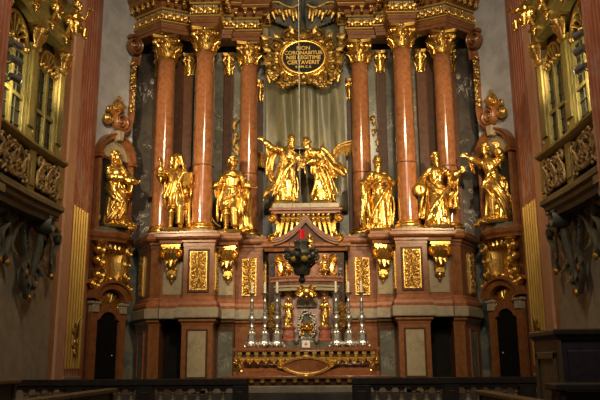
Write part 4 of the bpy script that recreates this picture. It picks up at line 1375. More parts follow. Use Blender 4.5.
S5 = dict(seed=15, head=(-.005, -.025, .93), yaw=ang(14), pitch=ang(-4), hair='curly', beard=1.2, pelvis=(-.015, 0), knee=-.055,
          L=((.21, -.04, .665), (.285, -.12, .715), 1.3, (.75, -.3, .6), (0, -1, .2)), R=((-.2, .0, .64), (-.225, -.12, .54), 1.25, (0, -.5, -.8), (-1, 0, 0)),
          drape=[([(-.12, -.07, .56), (.0, -.13, .48), (.15, -.08, .46)], (0, 0, 1), .07, .1, 5, .02), ([(.1, -.1, .5), (-.0, -.15, .33), (-.1, -.15, .15), (-.13, -.13, .05)], (.7, 0, .7), .14, .16, 6, .022), ([(.08, -.08, .8), (.02, -.11, .68), (-.08, -.09, .58)], (.6, 0, .7), .05, .07, 3, .018)],
          cloak=[([(.19, -.02, .70), (.23, .0, .52), (.2, .02, .38), (.22, .0, .24)], (.9, .3, 0), .1, .13, 6, .028), ([(-.13, .05, .74), (-.17, .04, .45), (-.2, .02, .12)], (.7, .6, 0), .1, .13, 5, .026)],
          attr=[('tambourine', lambda m: (m.tube([(-.235 + .075 * math.cos(q * PI / 8), -.14, .49 + .075 * math.sin(q * PI / 8)) for q in range(17)], .016, 6), m.ell((-.235, -.135, .49), (.065, .008, .065), n=14)))], rocks=[(-.18, -.08, .0, .04)])
S6 = dict(seed=21, chest=(-.05, 0), should=(-.075, 0), neck=(-.085, 0), head=(-.095, -.02, .935), pelvis=(.01, 0), foot=(.01, 0), yaw=ang(-26), pitch=ang(4), roll=ang(-10), hair='curly', beard=0, twist=-2.2, knee=-.05,
          R=((-.23, -.06, .79), (-.31, -.13, .83), 1.25, (-.8, -.3, .5), (0, -1, .3)), L=((.12, -.03, .80), (.045, -.11, .93), 1.3, (-.15, -.2, 1), (0, -1, 0)),
          drape=[([(.08, -.06, .76), (-.06, -.12, .6), (-.13, -.1, .45)], (.6, 0, .7), .08, .12, 5, .02), ([(-.12, -.08, .56), (.0, -.15, .4), (.12, -.12, .2), (.16, -.1, .05)], (.6, 0, .8), .16, .2, 6, .023), ([(.1, -.1, .5), (.14, -.1, .3), (.19, -.06, .05)], (1, 0, 0), .06, .12, 4, .024)],
          cloak=[([(.06, .06, .82), (.19, .06, .84), (.25, .04, .7), (.2, .04, .54), (.1, .05, .46)], (.2, .8, .3), .1, .12, 6, .034), ([(.1, .05, .6), (.25, .02, .55), (.29, .0, .4), (.24, .02, .25)], (.6, .4, .6), .1, .13, 6, .03)],
          rocks=[(-.2, -.08, .0, .055), (-.25, -.08, -.04, .05), (-.14, -.1, .03, .05)])
PETER = dict(seed=31, chest=(.03, 0), should=(.045, 0), neck=(.06, -.01), head=(.085, -.03, .925), pelvis=(-.02, 0), foot=(-.0, 0), yaw=ang(30), pitch=ang(10), hair='fringe', beard=1.0, twist=1.8,
             R=((-.19, -.03, .80), (-.31, -.08, .90), 1.2, (-.7, -.1, .75), (0, -1, .2)), L=((.17, -.09, .66), (.215, -.16, .57), 1.25),
             drape=[([(-.02, -.08, .78), (.04, -.12, .66), (.14, -.1, .6)], (.4, 0, .8), .06, .08, 4, .018), ([(.1, -.1, .58), (-.02, -.14, .4), (-.1, -.13, .12)], (.8, 0, .5), .14, .2, 6, .022), ([(.1, -.1, .5), (.13, -.12, .3), (.12, -.1, .04)], (1, 0, 0), .06, .1, 4, .022)],
             cloak=[([(-.06, .05, .80), (-.18, .04, .72), (-.23, .03, .5), (-.2, .03, .36), (-.12, .02, .3)], (.7, .6, .1), .1, .14, 6, .03), ([(-.1, .05, .32), (-.2, .02, .22), (-.28, -.02, .14), (-.3, -.03, .07)], (.2, .4, .8), .1, .12, 5, .026)])
PAUL = dict(seed=37, chest=(-.06, -.01), should=(-.12, -.02), neck=(-.165, -.03), head=(-.21, -.04, .885), chz=.68, shz=.77, pelvis=(.035, 0), foot=(.02, 0), yaw=ang(-40), pitch=ang(22), hair='fringe', beard=1.2, twist=-1.6, knee=-.05,
            R=((-.23, -.08, .62), (-.255, -.17, .53), 1.2), L=((-.05, -.12, .6), (-.2, -.2, .54), 1.3),
            drape=[([(-.02, -.1, .74), (.04, -.12, .58), (-.04, -.13, .5)], (.6, 0, .6), .06, .1, 4, .02), ([(-.06, -.1, .54), (.03, -.15, .38), (.1, -.13, .16), (.15, -.1, .03)], (.8, 0, .5), .16, .2, 6, .022), ([(-.06, -.1, .48), (-.06, -.13, .25), (-.08, -.1, .04)], (1, 0, 0), .07, .12, 4, .022)],
            cloak=[([(-.03, .05, .80), (.08, .05, .72), (.17, .04, .6), (.27, .02, .52), (.36, -.0, .42)], (.3, .5, .8), .12, .16, 6, .032), ([(.06, .05, .6), (.15, .04, .48), (.24, .03, .42)], (.3, .5, .8), .12, .14, 5, .03)])


def at(px, py, Y):
    p = P(px, py, Y)
    return (p.x, p.y, p.z)


nx, ny = nn_.x, nn_.y
# niche statues stand on the bracket cornice, in front of the wall
x1, y1 = NC.x + nx * .25, NC.y + ny * .25
statue(S1, 'gilded robed statue with face upturned in the arched niche, both hands held out before it', (x1, y1, 6.22), 2.66, ang(20))
statue(S6, 'gilded statue in the arched niche with one arm outstretched and the other hand raised', (-x1, y1, 6.22), 2.72, -ang(14))
statue(S2, 'gilded bearded statue in a short tunic and boots, hand raised, holding a tablet', (xx(175.5, 228, 24.3), 24.3, 6.04), 2.70, ang(6))
statue(S3, 'gilded beardless statue in a caped short tunic, arms held low and open', (xx(231, 229, 24.78), 24.78, 6.04), 2.70)
statue(S4, 'gilded long-bearded statue in a turban, one hand resting on falling drapery', (xx(379.5, 229, 24.78), 24.78, 6.04), 2.58)
statue(S5, 'gilded bearded statue reaching out an open hand and holding a tambourine', (xx(439, 228, 24.3), 24.3, 6.04), 2.60, -ang(4))
YC = 25.05
zc = zz(205.5, YC)
statue(PETER, 'gilded saint with one arm flung high, clasping hands above the tabernacle', (xx(285.5, 205, YC), YC, zc + .09), 2.52, 0, name='saint_statue')
statue(PAUL, 'gilded saint stooping with wind-blown cloak, clasping hands above the tabernacle', (xx(322, 205, YC), YC + .02, zc + .09), 2.5, 0)

# ------------------------------------------------------------------ drape, cartouche, gilded clouds behind the group
YD = 26.12


def drape():
    t = thing('stucco_drape', 'olive-grey stucco drape in long folds behind the clasping saints', 'drapery', (0, YD, 0))
    z0, z1 = zz(212, YD), zz(26, YD)
    nx_, nz_ = 96, 30
    vs = []; fs = []
    for k in range(nz_ + 1):
        v = k / nz_
        for i in range(nx_ + 1):
            u = -1 + 2 * i / nx_
            z = z0 + (z1 - z0) * v
            w_ = 1.56
            x = u * w_ * (1 - .04 * math.sin(v * 3))
            sp = 1 + .35 * (1 - v)
            y = -.09 * math.sin(9 * u * (1 - .3 * v) + 1.6 * math.sin(2.4 * v + 2.6 * u)) - .03 * math.sin(23 * u + 3.2 * v + 2 * math.sin(4 * u)) - .1 * math.cos(u * 1.4)
            vs.append((x, y, z))
    for k in range(nz_):
        for i in range(nx_):
            a = k * (nx_ + 1) + i
            fs.append((a, a + 1, a + nx_ + 2, a + nx_ + 1))
    mb = MB(); mb.add(vs, fs)
    o = mb.obj('cloth', M['drape'], t, smooth=True)
    s = o.modifiers.new('thick', 'SOLIDIFY'); s.thickness = .05
    # gilded fringed lining turned out at both sides
    r = random.Random(5)
    for s_, pts in ((1, [(333, 152), (338, 146), (344, 143), (352, 141)]), (-1, [(267, 158), (264, 155), (261, 153), (258, 151)])):
        mb = MB()
        Q = [P(a, b, YD - .16) - Vector((0, YD, 0)) for a, b in pts]
        for j in range(2):
            mb.tube(catmull([q + Vector((0, -.02 * j, -.11 * j)) for q in Q], 5), [.05 + .02 * math.sin(i * 1.3) for i in range(16)], 7)
        C_ = catmull(Q, 7)
        for i, q in enumerate(C_):
            ln = .10 + .40 * abs(math.sin(i * 1.9)) * (.5 + .5 * i / len(C_))
            mb.tube([q + Vector((0, 0, -.1)), q + Vector((.02, -.02, -.1 - ln * .5)), q + Vector((0, 0, -.15 - ln))], [.05, .045, .015], 6)
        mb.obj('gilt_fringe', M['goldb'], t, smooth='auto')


drape()
for s, nm in ((-1, 'left'), (1, 'right')):
    px0, px1 = (229, 236) if s < 0 else (373, 380)
    t = None
    mb = MB(); Yq = 25.98
    r = random.Random(3)
    for j in range(9):
        p = P((px0 + px1) / 2 + r.uniform(-4, 4), 116 + 34 * (j + r.random()) / 9, Yq)
        mb.leaf(p, (r.uniform(-.6, .6), 0, -1), (0, -1, 0), r.uniform(.2, .34), r.uniform(.04, .07), .2)
        mb.scroll(p + Vector((r.uniform(-.1, .1), .02, 0)), .09, 1.3, 1, r.uniform(0, 6), .035, n=5)
    tag(mb.obj('gilded_festoon', M['goldk'], None, smooth='auto'), 'gilded hanging festoon on grey marble between the inner columns, ' + nm + ' of the drape', 'ornament', 'gilded festoons')

# upper painted wings and lambrequin above the cartouche
for s, nm in ((-1, 'left'), (1, 'right')):
    t = thing('gilded_lambrequin', 'grey-blue stucco drapery with gilded tongues above the inscription, ' + nm + ' half', 'drapery', (0, 25.75, 0), 0, 'lambrequins above the inscription')
    mb = MB(); c0 = P(303 + s * 4, 30, 25.75)
    n_ = 9
    for i in range(n_):
        u = i / (n_ - 1)
        top = P(303 + s * (6 + 27 * u), -6 + 4 * u, 25.75) - Vector((0, 25.75, 0)); low = P(303 + s * (5 + 24 * u), 31 - 10 * u, 25.75) - Vector((0, 25.75, 0))
        mb.tube([top + Vector((0, .1, 0)), (top + low) / 2 + Vector((0, -.12 * (i % 2), 0)), low + Vector((0, .05, 0))], [.17, .2, .07], 8)
    mb.obj('cloth', M['back'], t, smooth='auto')
    mb = MB()
    for i in range(8):
        u = i / 7
        a = P(303 + s * (8 + 25 * u), 6 + 3 * u, 25.55) - Vector((0, 25.75, 0)); b = P(303 + s * (6 + 22 * u), 19 + 3 * math.sin(i * 2.0) - 3 * u, 25.5) - Vector((0, 25.75, 0))
        mb.tube([a, (a + b) / 2 + Vector((0, -.06, 0)), b], [.06, .09, .03], 7)
    mb.tube([P(303 + s * (4 + 30 * u / 6), 5 + 3 * math.sin(u), 25.5) - Vector((0, 25.75, 0)) for u in range(7)], .06, 7)
    mb.obj('gilt_tongues', M['goldk'], t, smooth='auto')

# inscription cartouche
YT = 25.7
CC = P(303.5, 59, YT)
t = thing('inscription_cartouche', 'oval black tablet with gold Latin words in a huge scrolled gilt frame', 'cartouche', CC)
RX, RZ = .76, .60
mb = MB(); mb.prism_y([(RX * math.cos(i * PI / 24), RZ * math.sin(i * PI / 24)) for i in range(48)], -.12, .1); mb.obj('tablet', M['ink'], t)
mb = MB()
mb.tube([((RX + .06) * math.cos(i * PI / 30), -.14, (RZ + .06) * math.sin(i * PI / 30)) for i in range(61)], .075, 10)
mb.tube([((RX + .17) * math.cos(i * PI / 30), -.08, (RZ + .17) * math.sin(i * PI / 30)) for i in range(61)], .06, 8)
mb.obj('oval_rim', M['gold'], t, smooth='auto')
mb = MB()
r = random.Random(9)
for i in range(48):
    a = i * 2 * PI / 48
    rr = r.uniform(.30, .36)
    mb.ell(((RX + rr) * math.cos(a), -.0, (RZ + rr) * math.sin(a)), (.14, .10, .13), n=7, m=5)
for s in (-1, 1):
    for (x, z, R_, tn, sg, st) in ((1.05, .52, .27, 1.6, 1, 1.5), (1.28, .10, .22, 1.6, -1, 0), (1.1, -.38, .27, 1.6, 1, 3), (.62, -.86, .24, 1.6, -1, 1), (.58, .92, .25, 1.6, -1, 2), (.25, -.92, .18, 1.5, 1, 0), (1.42, .55, .16, 1.5, -1, 2), (.2, .95, .17, 1.5, 1, 1)):
        mb.scroll((s * x, -.1, z), R_, tn, s * sg, st if s > 0 else PI - st, .075, n=7, flat=1.6)
    for (x, z, dx, dz) in ((.9, .75, .6, .6), (1.25, .3, 1, .35), (1.25, -.15, 1, -.3), (.95, -.62, .7, -.6), (.4, .98, .3, .9), (1.35, .75, .8, .5)):
        mb.leaf((s * x, -.1, z), (s * dx, 0, dz), (0, -1, 0), .36, .10, .35)
    # garlands of leaves and fruit below
    for j in range(16):
        u = j / 15
        a = PI * u
        x = .38 + .95 * u; z = -.98 - .34 * math.sin(a) + .42 * u
        for q in range(2):
            mb.ell((s * (x + r.uniform(-.04, .04)), -.16 + r.uniform(-.05, .05), z + r.uniform(-.08, .08)), (.085, .085, .08), n=7, m=5)
    mb.tube([(s * 1.15, -.1, -.6), (s * 1.34, -.1, -.75), (s * 1.28, -.1, -1.0)], [.1, .1, .05], 7)
for i in range(9):
    a = math.radians(20 + 140 * i / 8)
    mb.tube([(0, -.14, .72), (.22 * math.cos(a), -.24, .72 + .22 * math.sin(a)), (.42 * math.cos(a), -.16, .74 + .40 * math.sin(a))], [.05, .085, .05], 7)
mb.ell((0, -.2, -.82), (.14, .12, .16)); mb.ell((0, -.25, .74), (.09, .09, .08))
mb.obj('scrolled_frame', M['goldk'], t, smooth='auto')


def text(body, size, x, y, z, parent, mat, name='lettering', bold=.004):
    c = bpy.data.curves.new(name, 'FONT'); c.body = body; c.size = size; c.align_x = 'CENTER'; c.align_y = 'CENTER'; c.extrude = .008; c.offset = bold
    o = bpy.data.objects.new('tmp', c); C.objects.link(o)
    dg = bpy.context.evaluated_depsgraph_get(); dg.update()
    me = bpy.data.meshes.new_from_object(o.evaluated_get(dg)); bpy.data.objects.remove(o)
    me.materials.clear(); me.materials.append(mat)
    q = bpy.data.objects.new(name, me); C.objects.link(q); q.parent = parent; q.location = (x, y, z); q.rotation_euler = (PI / 2, 0, 0)
    return q


for body, size, z in (('NON', .22, .38), ('CORONABITUR', .205, .19), ('NISI LEGITIME', .215, .0), ('CERTAVERIT', .22, -.20), ('II. TIM. C. II.', .12, -.38)):
    text(body, size, 0, -.135, z, t, M['goldp'])

# ------------------------------------------------------------------ plinth of the central group
YF = 24.6
zt1, zt0 = zz(203, YF), zz(207.8, YF)
zc1, zc0 = zt0, zz(213.2, YF)
zb0 = zz(241, YF)
zk0 = zz(251, YF)
t = thing('group_plinth', 'red marble plinth with gilt fluting and a peaked gable under the clasping saints', 'plinth', (0.03, YF, 0))
mb = MB(); mb.b2((-1.16, -.02, zt0), (1.16, 1.3, zt1)); mb.obj('top_slab', M['greylt'], t, bevel=.02)
pth = [(-1.2, 1.2), (-1.2, 0), (1.2, 0), (1.2, 1.2)]
mb = MB(); mb.sweep([(-.5, zc0), (-.06, zc0), (-.02, zc0 + .05), (.02, zc0 + .09), (.07, zc0 + .11), (.07, zc1 - .03), (.04, zc1), (-.5, zc1)], pth); mb.prism(pth, zc0, zc1); mb.obj('cornice', M['brown'], t)
hb = zc0 - zb0
mb = MB()
prof = [(-.55, zb0), (.08, zb0), (.0, zb0 + hb * .15), (-.13, zb0 + hb * .4), (-.16, zb0 + hb * .65), (-.08, zb0 + hb * .9), (-.03, zc0), (-.55, zc0)]
mb.sweep(prof, [(-1.12, 1.1), (-1.12, .12), (1.12, .12), (1.12, 1.1)]); mb.prism([(-1.1, .4), (1.1, .4), (1.1, 1.2), (-1.1, 1.2)], zb0, zc0); mb.obj('fluted_body', M['dkbrown'], t)
mb = MB()
for i in range(10):
    u = (i + .5) / 10 * 2 - 1
    x = u * .86
    # flutes stop at the gable sweeping up to the middle
    g = zb0 + hb * (.08 + .80 * max(0, 1 - abs(u) * 1.0) ** 1.6)
    ztop = zc0 - .08
    if ztop - g < .12:
        g = ztop - .12
    lean = .16 * u
    mb.tube([(x, .02, ztop), (x + lean * .3, .08, ztop - .3 * (ztop - g)), (x + lean, .02, g)], [.05, .075, .05], 7)
    mb.leaf((x, -.02, zc0 - .32), (0, 0, 1), (0, -1, 0), .26, .075, .3)
    mb.ell((x, -.04, zc0 - .07), (.07, .06, .07), n=7, m=5)
    mb.scroll((x, -.05, zc0 - .2), .055, 1.2, 1, 0, .025, n=5)
for s in (-1, 1):
    mb.scroll((s * 1.17, -.02, zc0 - .17), .17, 1.8, s, PI / 2, .05, n=7, flat=1.8)
    mb.scroll((s * 1.19, -.04, zb0 + .1), .15, 1.8, -s, -PI / 2, .05, n=7, flat=1.8)
    mb.tube([(s * 1.1, -.02, zc0 - .22), (s * .96, .02, zb0 + hb * .6), (s * .98, .02, zb0 + hb * .35), (s * 1.12, -.02, zb0 + .1)], [.07, .09, .09, .06], 8)
    mb.leaf((s * .92, -.03, zb0 + hb * .5), (s * .3, 0, -1), (0, -1, 0), .3, .07, .3)
mb.obj('gilt_flutes', M['gold'], t, smooth='auto')
mb = MB()
for q, (dz, yy, th) in enumerate(((0, -.12, .04), (-.10, -.18, .035), (-.18, -.14, .03))):
    pts = []
    for i in range(41):
        u = -1 + i / 20
        x = u * 1.12
        zq = zb0 + .06 + dz + hb * .80 * max(0, 1 - abs(u)) ** 1.8
        pts.append((x, yy, zq))
    for i in range(40):
        a, b = pts[i], pts[i + 1]
        mb.prism_y([(a[0], a[2] - th), (b[0], b[2] - th), (b[0], b[2] + th), (a[0], a[2] + th)], yy - .05, .3)
mb.obj('peaked_gable', M['brown'], t)
mb = MB()
mb.prism_y([(-1.12, zb0 - .1)] + [(u / 10 * 1.12, zb0 + hb * .72 * max(0, 1 - abs(u / 10)) ** 1.8) for u in range(-10, 11)] + [(1.12, zb0 - .1)], -.06, .3); mb.obj('gable_field', M['dkbrown'], t)
pth = [(-1.42, .7), (-1.42, .02), (1.42, .02), (1.42, .7)]
mb = MB(); mb.sweep([(-.4, zk0), (0, zk0), (.03, zk0 + .1), (.12, zk0 + .16), (.12, zk0 + .24), (.05, zb0), (-.4, zb0)], pth); mb.prism(pth, zk0, zb0 - .01); mb.obj('lower_cornice', M['brown'], t)
mb = MB(); mb.b2((-1.3, .15, Z0), (1.3, 1.5, zk0)); mb.obj('core', M['dkbrown'], t)
for s in (-1, 1):
    mb = MB(); mb.b2((s * 1.24, .11, 3.5), (s * .78, .16, zk0 - .12)); mb.obj('side_panel', M['dark'], t)

# ------------------------------------------------------------------ altar table
YA = 21.0
zt = zz(347.5, YA)
hw = 2.10
t = thing('altar_table', 'red marble altar table with curved front and gilt cartouche', 'altar', (.07, YA, 0))
pth = [(-hw, 1.6), (-hw, 0), (hw, 0), (hw, 1.6)]
mb = MB(); mb.sweep([(-.5, zt - .11), (-.02, zt - .11), (.0, zt - .07), (0, zt), (-.5, zt)], pth); mb.prism([(-hw + .05, 1.5), (-hw + .05, .1), (hw - .05, .1), (hw - .05, 1.5)], zt - .1, zt - .001); mb.obj('table_top', M['column'], t)
mb = MB(); mb.sweep([(-.5, zt - .27), (-.12, zt - .27), (-.12, zt - .11), (-.5, zt - .11)], pth); mb.obj('frieze', M['dkbrown'], t)
zb = zz(375.5, YA)
H_ = zt - .27 - zb
mb = MB(); mb.sweep([(-.6, zb), (-.02, zb), (-.02, zb + .1), (-.1, zb + .13), (-.22, zb + .2), (-.30, zb + H_ * .45), (-.26, zb + H_ * .68), (-.14, zb + H_ * .84), (-.06, zb + H_ * .92), (-.08, zb + H_), (-.6, zb + H_)], pth); mb.prism([(-hw + .4, 1.5), (-hw + .4, .4), (hw - .4, .4), (hw - .4, 1.5)], zb, zt - .1); mb.obj('curved_body', M['column'], t)
for i in range(17):
    x = -hw + .2 + (2 * hw - .4) * i / 16
    mb = MB(); mb.ell((x, .08, zt - .235), (.075, .06, .045), n=8, m=5); mb.b2((x - .06, .03, zt - .2), (x + .06, .12, zt - .12)); mb.obj('gilt_dentil', M['goldk'], t, smooth='auto')
mb = MB(); mb.sweep([(-.15, zb + H_ - .03), (-.045, zb + H_ - .03), (-.045, zb + H_), (-.15, zb + H_)], pth); mb.obj('gilt_line', M['goldp'], t)
for i in range(14):
    u = i if i < 7 else i + 3
    x = -hw + .26 + (2 * hw - .52) * u / 16
    mb = MB()
    for s in (-1, 1):
        mb.scroll((x + s * .06, .06, zb + H_ * .86), .055, 1.2, s, 0, .024, n=5)
    mb.leaf((x, .06, zb + H_ * .95), (0, .25, -1), (0, -1, 0), .17, .05, .3); mb.obj('gilt_palmette', M['goldr'], t, smooth='auto')
mb = MB()
pts = [(.62 * math.cos(i * PI / 24) * (1 + .12 * abs(math.cos(i * PI / 24)) ** 8), -.0 + .24 * (1 - abs(math.sin(i * PI / 24))) * 0, zb + H_ * .52 + .25 * math.sin(i * PI / 24)) for i in range(49)]
mb.tube([(x, .0, z) for x, y, z in pts], .03, 7)
mb.tube([(x * .9, .02, zb + H_ * .52 + (z - zb - H_ * .52) * .85) for x, y, z in pts], .02, 6)
for s in (-1, 1):
    mb.scroll((s * .74, .07, zb + H_ * .6), .11, 1.5, s, 0, .035, n=6); mb.leaf((s * .6, .1, zb + H_ * .4), (-s * .6, 0, -.6), (0, -1, 0), .25, .05, .2)
mb.ell((0, .0, zb + H_ * .52 - .27), (.12, .05, .05)); mb.ell((0, .05, zb + H_ * .52 + .27), (.14, .05, .04))
mb.obj('gilt_cartouche', M['goldr'], t, smooth='auto')
mb = MB(); mb.prism_y([(x * .88, zb + H_ * .52 + (z - zb - H_ * .52) * .85) for x, y, z in pts[:-1]], .04, .4); mb.obj('cartouche_field', M['brown'], t)
for s in (-1, 1):
    mb = MB(); x = s * (hw - .08)
    mb.leaf((x, .02, zb + H_ * .95), (-s * .25, .15, -1), (s * .6, -1, 0), .45, .09, .2); mb.scroll((x - s * .02, -.02, zb + H_ * .8), .1, 1.5, s, PI / 2, .04, n=6); mb.leaf((x - s * .18, .1, zb + H_ * .3), (s * .35, -.15, -1), (0, -1, 0), .25, .05, .2)
    mb.obj('corner_acanthus', M['gold'], t, smooth='auto')

# predella and steps
t = thing('altar_predella', 'stepped stone predella with a row of gilt studs under the altar table', 'steps', (.07, 20.9, 0))
zp = zb
mb = MB(); mb.b2((-2.3, -.55, zp - .07), (2.3, 2.0, zp)); mb.obj('tread', M['column'], t, bevel=.01)
mb = MB(); mb.b2((-2.25, -.45, .8), (2.25, 2.0, zp - .07)); mb.obj('riser', M['dkbrown'], t)
for i in range(15):
    x = -2.1 + 4.2 * i / 14
    mb = MB(); mb.ell((x, -.5, zp - .15), (.08, .06, .045), n=8, m=5); mb.b2((x - .055, -.5, zp - .12), (x + .055, -.44, zp - .07)); mb.obj('gilt_stud', M['goldk'], t, smooth='auto')
mb = MB(); mb.b2((-2.7, -1.0, .35), (2.7, 1.9, .97)); mb.obj('upper_step', M['step'], t, bevel=.015)
mb = MB(); mb.b2((-3.1, -1.45, .35), (3.1, 1.9, .80)); mb.obj('lower_step', M['rail'], t, bevel=.015)

# ------------------------------------------------------------------ tabernacle
YB = 22.25
za = zt
t = thing('tabernacle', 'rose marble tabernacle with curved cornice and wreathed silver door', 'tabernacle', (.07, YB, 0))


def Zb(py):
    return zz(py, YB)


zcn1, zcn0 = Zb(276), Zb(284)
cpath = [(-1.05, 1.2), (-1.05, .35), (-.85, .2), (-.5, .05), (0, 0), (.5, .05), (.85, .2), (1.05, .35), (1.05, 1.2)]
mb = MB(); mb.sweep([(-.4, zcn0), (.0, zcn0), (.03, zcn0 + .05), (.08, zcn0 + .09), (.08, zcn0 + .15), (.12, zcn1 - .04), (.12, zcn1), (-.4, zcn1)], cpath); mb.prism(cpath, zcn0, zcn1); mb.obj('curved_cornice', M['rosy'], t)
mb = MB(); mb.sweep([(-.4, Zb(290)), (-.06, Zb(290)), (-.06, Zb(287)), (-.02, Zb(286.5)), (-.02, zcn0), (-.4, zcn0)], cpath); mb.prism([(x * .94, y + .05) for x, y in cpath], Zb(290), zcn0); mb.obj('entablature', M['greylt'], t)
mb = MB(); mb.prism([(-1.0, 1.2), (-1.0, .65), (-.45, .5), (.45, .5), (1.0, .65), (1.0, 1.2)], za, Zb(290)); mb.obj('body', M['rosypale'], t)
mb = MB(); mb.b2((-1.02, .1, za), (1.02, 1.2, za + .2)); mb.obj('base', M['grey'], t, bevel=.01)
for s in (-1, 1):
    x = s * .56
    mb = MB(); mb.lathe([(.22, za), (.22, za + .2)], (x, .18, 0), 8); mb.obj('pedestal_base', M['grey'], t)
    mb = MB(); mb.lathe([(.21, za + .2), (.23, za + .24), (.18, za + .3), (.18, Zb(330)), (.22, Zb(328.5)), (.23, Zb(327))], (x, .18, 0), 20); mb.obj('pedestal', M['redm'], t, smooth='auto')
    mb = MB(); mb.lathe([(.13, za + .2), (.12, Zb(294))], (x, .48, 0), 20); mb.obj('column', M['rosy'], t, smooth='auto')
    mb = MB(); mb.lathe([(.1, 0), (.12, .05), (.13, .1), (.17, .17), (.18, .19)], (x, .44, Zb(295)), 14)
    for k in range(6):
        a = k * PI / 3
        mb.leaf((x + .1 * math.cos(a), .44 + .1 * math.sin(a), Zb(295)), (0, 0, 1), (math.cos(a), math.sin(a), 0), .14, .045, .5)
    mb.obj('column_capital', M['bronze'] if 0 else M['goldk'], t, smooth='auto')
    mb = MB(); mb.lathe([(.11, za + .2), (.11, Zb(292))], (s * .92, .52, 0), 14); mb.obj('column', M['grey'], t, smooth='auto')
mb = MB(); mb.prism_y([(-.3, Zb(306)), (-.34, Zb(303)), (-.34, Zb(296)), (.34, Zb(296)), (.34, Zb(303)), (.3, Zb(306))], .42, .55); mb.obj('pale_panel', M['lime'], t)
zd = Zb(325); rd = .46
dl = [(.26 * math.sin(a) , 0) for a in (0,)]
mb = MB()
ov = [(.27 * math.cos(i * PI / 20), zd + rd * math.sin(i * PI / 20) * (1.0 if i < 20 else .9)) for i in range(40)]
mb.prism_y(ov, .3, .55); mb.obj('door', M['bronze'], t)
mb = MB(); r = random.Random(2)
for i in range(88):
    a = i * 2 * PI / 44
    if i == 44:
        rd = .38
    mb.ell(((.26 if i < 44 else .20) * math.cos(a) + r.uniform(-.025, .025), .3 - r.uniform(0, .05), zd + rd * math.sin(a) + r.uniform(-.02, .02)), (.045, .045, .04), n=6, m=4)
mb.obj('door_wreath', M['wreath'], t, smooth='auto')
mb = MB()
for i in range(11):
    a = math.radians(-10 + 200 * i / 10)
    mb.tube([(0, .26, zd - .1), (.12 * math.cos(a), .2, zd - .08 + .1 * math.sin(a)), (.21 * math.cos(a), .24, zd - .08 + .18 * math.sin(a))], [.05, .05, .02], 6)
for s in (-1, 1):
    mb.scroll((s * .11, .25, zd - .22), .08, 1.4, s, 0, .03, n=6); mb.ell((s * .14, .24, zd - .0), (.05, .05, .08), n=7)
mb.ell((0, .22, zd - .06), (.07, .06, .1))
mb.obj('door_relief', M['gold'], t, smooth='auto')
mb = MB(); mb.lathe([(.3, za + .2), (.28, za + .26), (.2, za + .34), (.24, za + .42)], (0, .42, 0), 18); mb.obj('door_foot', M['grey'], t, smooth='auto')
mb = MB()
for s in (-1, 1):
    mb.scroll((s * .18, .02, Zb(289)), .11, 1.5, s, PI / 2, .04, n=6); mb.scroll((s * .25, .03, Zb(294)), .09, 1.5, -s, 0, .035, n=6); mb.leaf((s * .08, .0, Zb(293)), (s * .6, 0, -.5), (0, -1, 0), .18, .05, .3)
mb.ell((0, .0, Zb(292)), (.13, .06, .12)); mb.ell((0, .02, Zb(297)), (.07, .06, .06)); mb.b2((-.3, .02, Zb(287)), (.3, .1, Zb(286)))
mb.obj('gilt_cartouche', M['gold'], t, smooth='auto')
# attic stage with gilt volutes
zq = Zb(251)
mb = MB(); mb.prism([(-.95, 1.4), (-.95, .7), (-.5, .5), (.5, .5), (.95, .7), (.95, 1.4)], zcn1, zq); mb.obj('attic', M['rosy'], t)
for s in (-1, 1):
    mb = MB(); x = s * .88
    mb.scroll((x, .3, zq - .22), .15, 1.7, s, PI / 2, .06, n=7, flat=2); mb.tube([(x - s * .03, .3, zq - .3), (x - s * .1, .28, zq - .55), (x - s * .05, .25, zcn1 + .12)], [.1, .1, .09], 8); mb.scroll((x - s * .05, .2, zcn1 + .1), .1, 1.5, -s, 0, .045, n=6)
    mb.leaf((x - s * .08, .2, zq - .4), (0, 0, -1), (0, -1, 0), .3, .07, .3); mb.obj('gilt_volute', M['gold'], t, smooth='auto')
    mb = MB(); mb.prism_y(arc(s * .98, zcn1 - .02, .62, 90 if s > 0 else 0, 180 if s > 0 else 90, 10) + [(s * .98, zcn1 - .02)], .36, .56); mb.obj('swept_shoulder', M['redm'], t)
    mb = MB()
    for (zz_, rr_) in ((za + .75, .14), (za + 1.0, .16), (za + 1.25, .13)):
        mb.scroll((s * 1.12, .45, zz_), rr_, 1.5, s, PI / 2, .05, n=6); mb.leaf((s * 1.05, .42, zz_ - .1), (s * .5, 0, .8), (0, -1, 0), .3, .07, .3)
    mb.tube([(s * 1.05, .5, za + 1.4), (s * 1.2, .48, za + 1.05), (s * 1.05, .5, za + .6)], .07, 7)
    mb.obj('gilt_side_scroll', M['goldk'], t, smooth='auto')


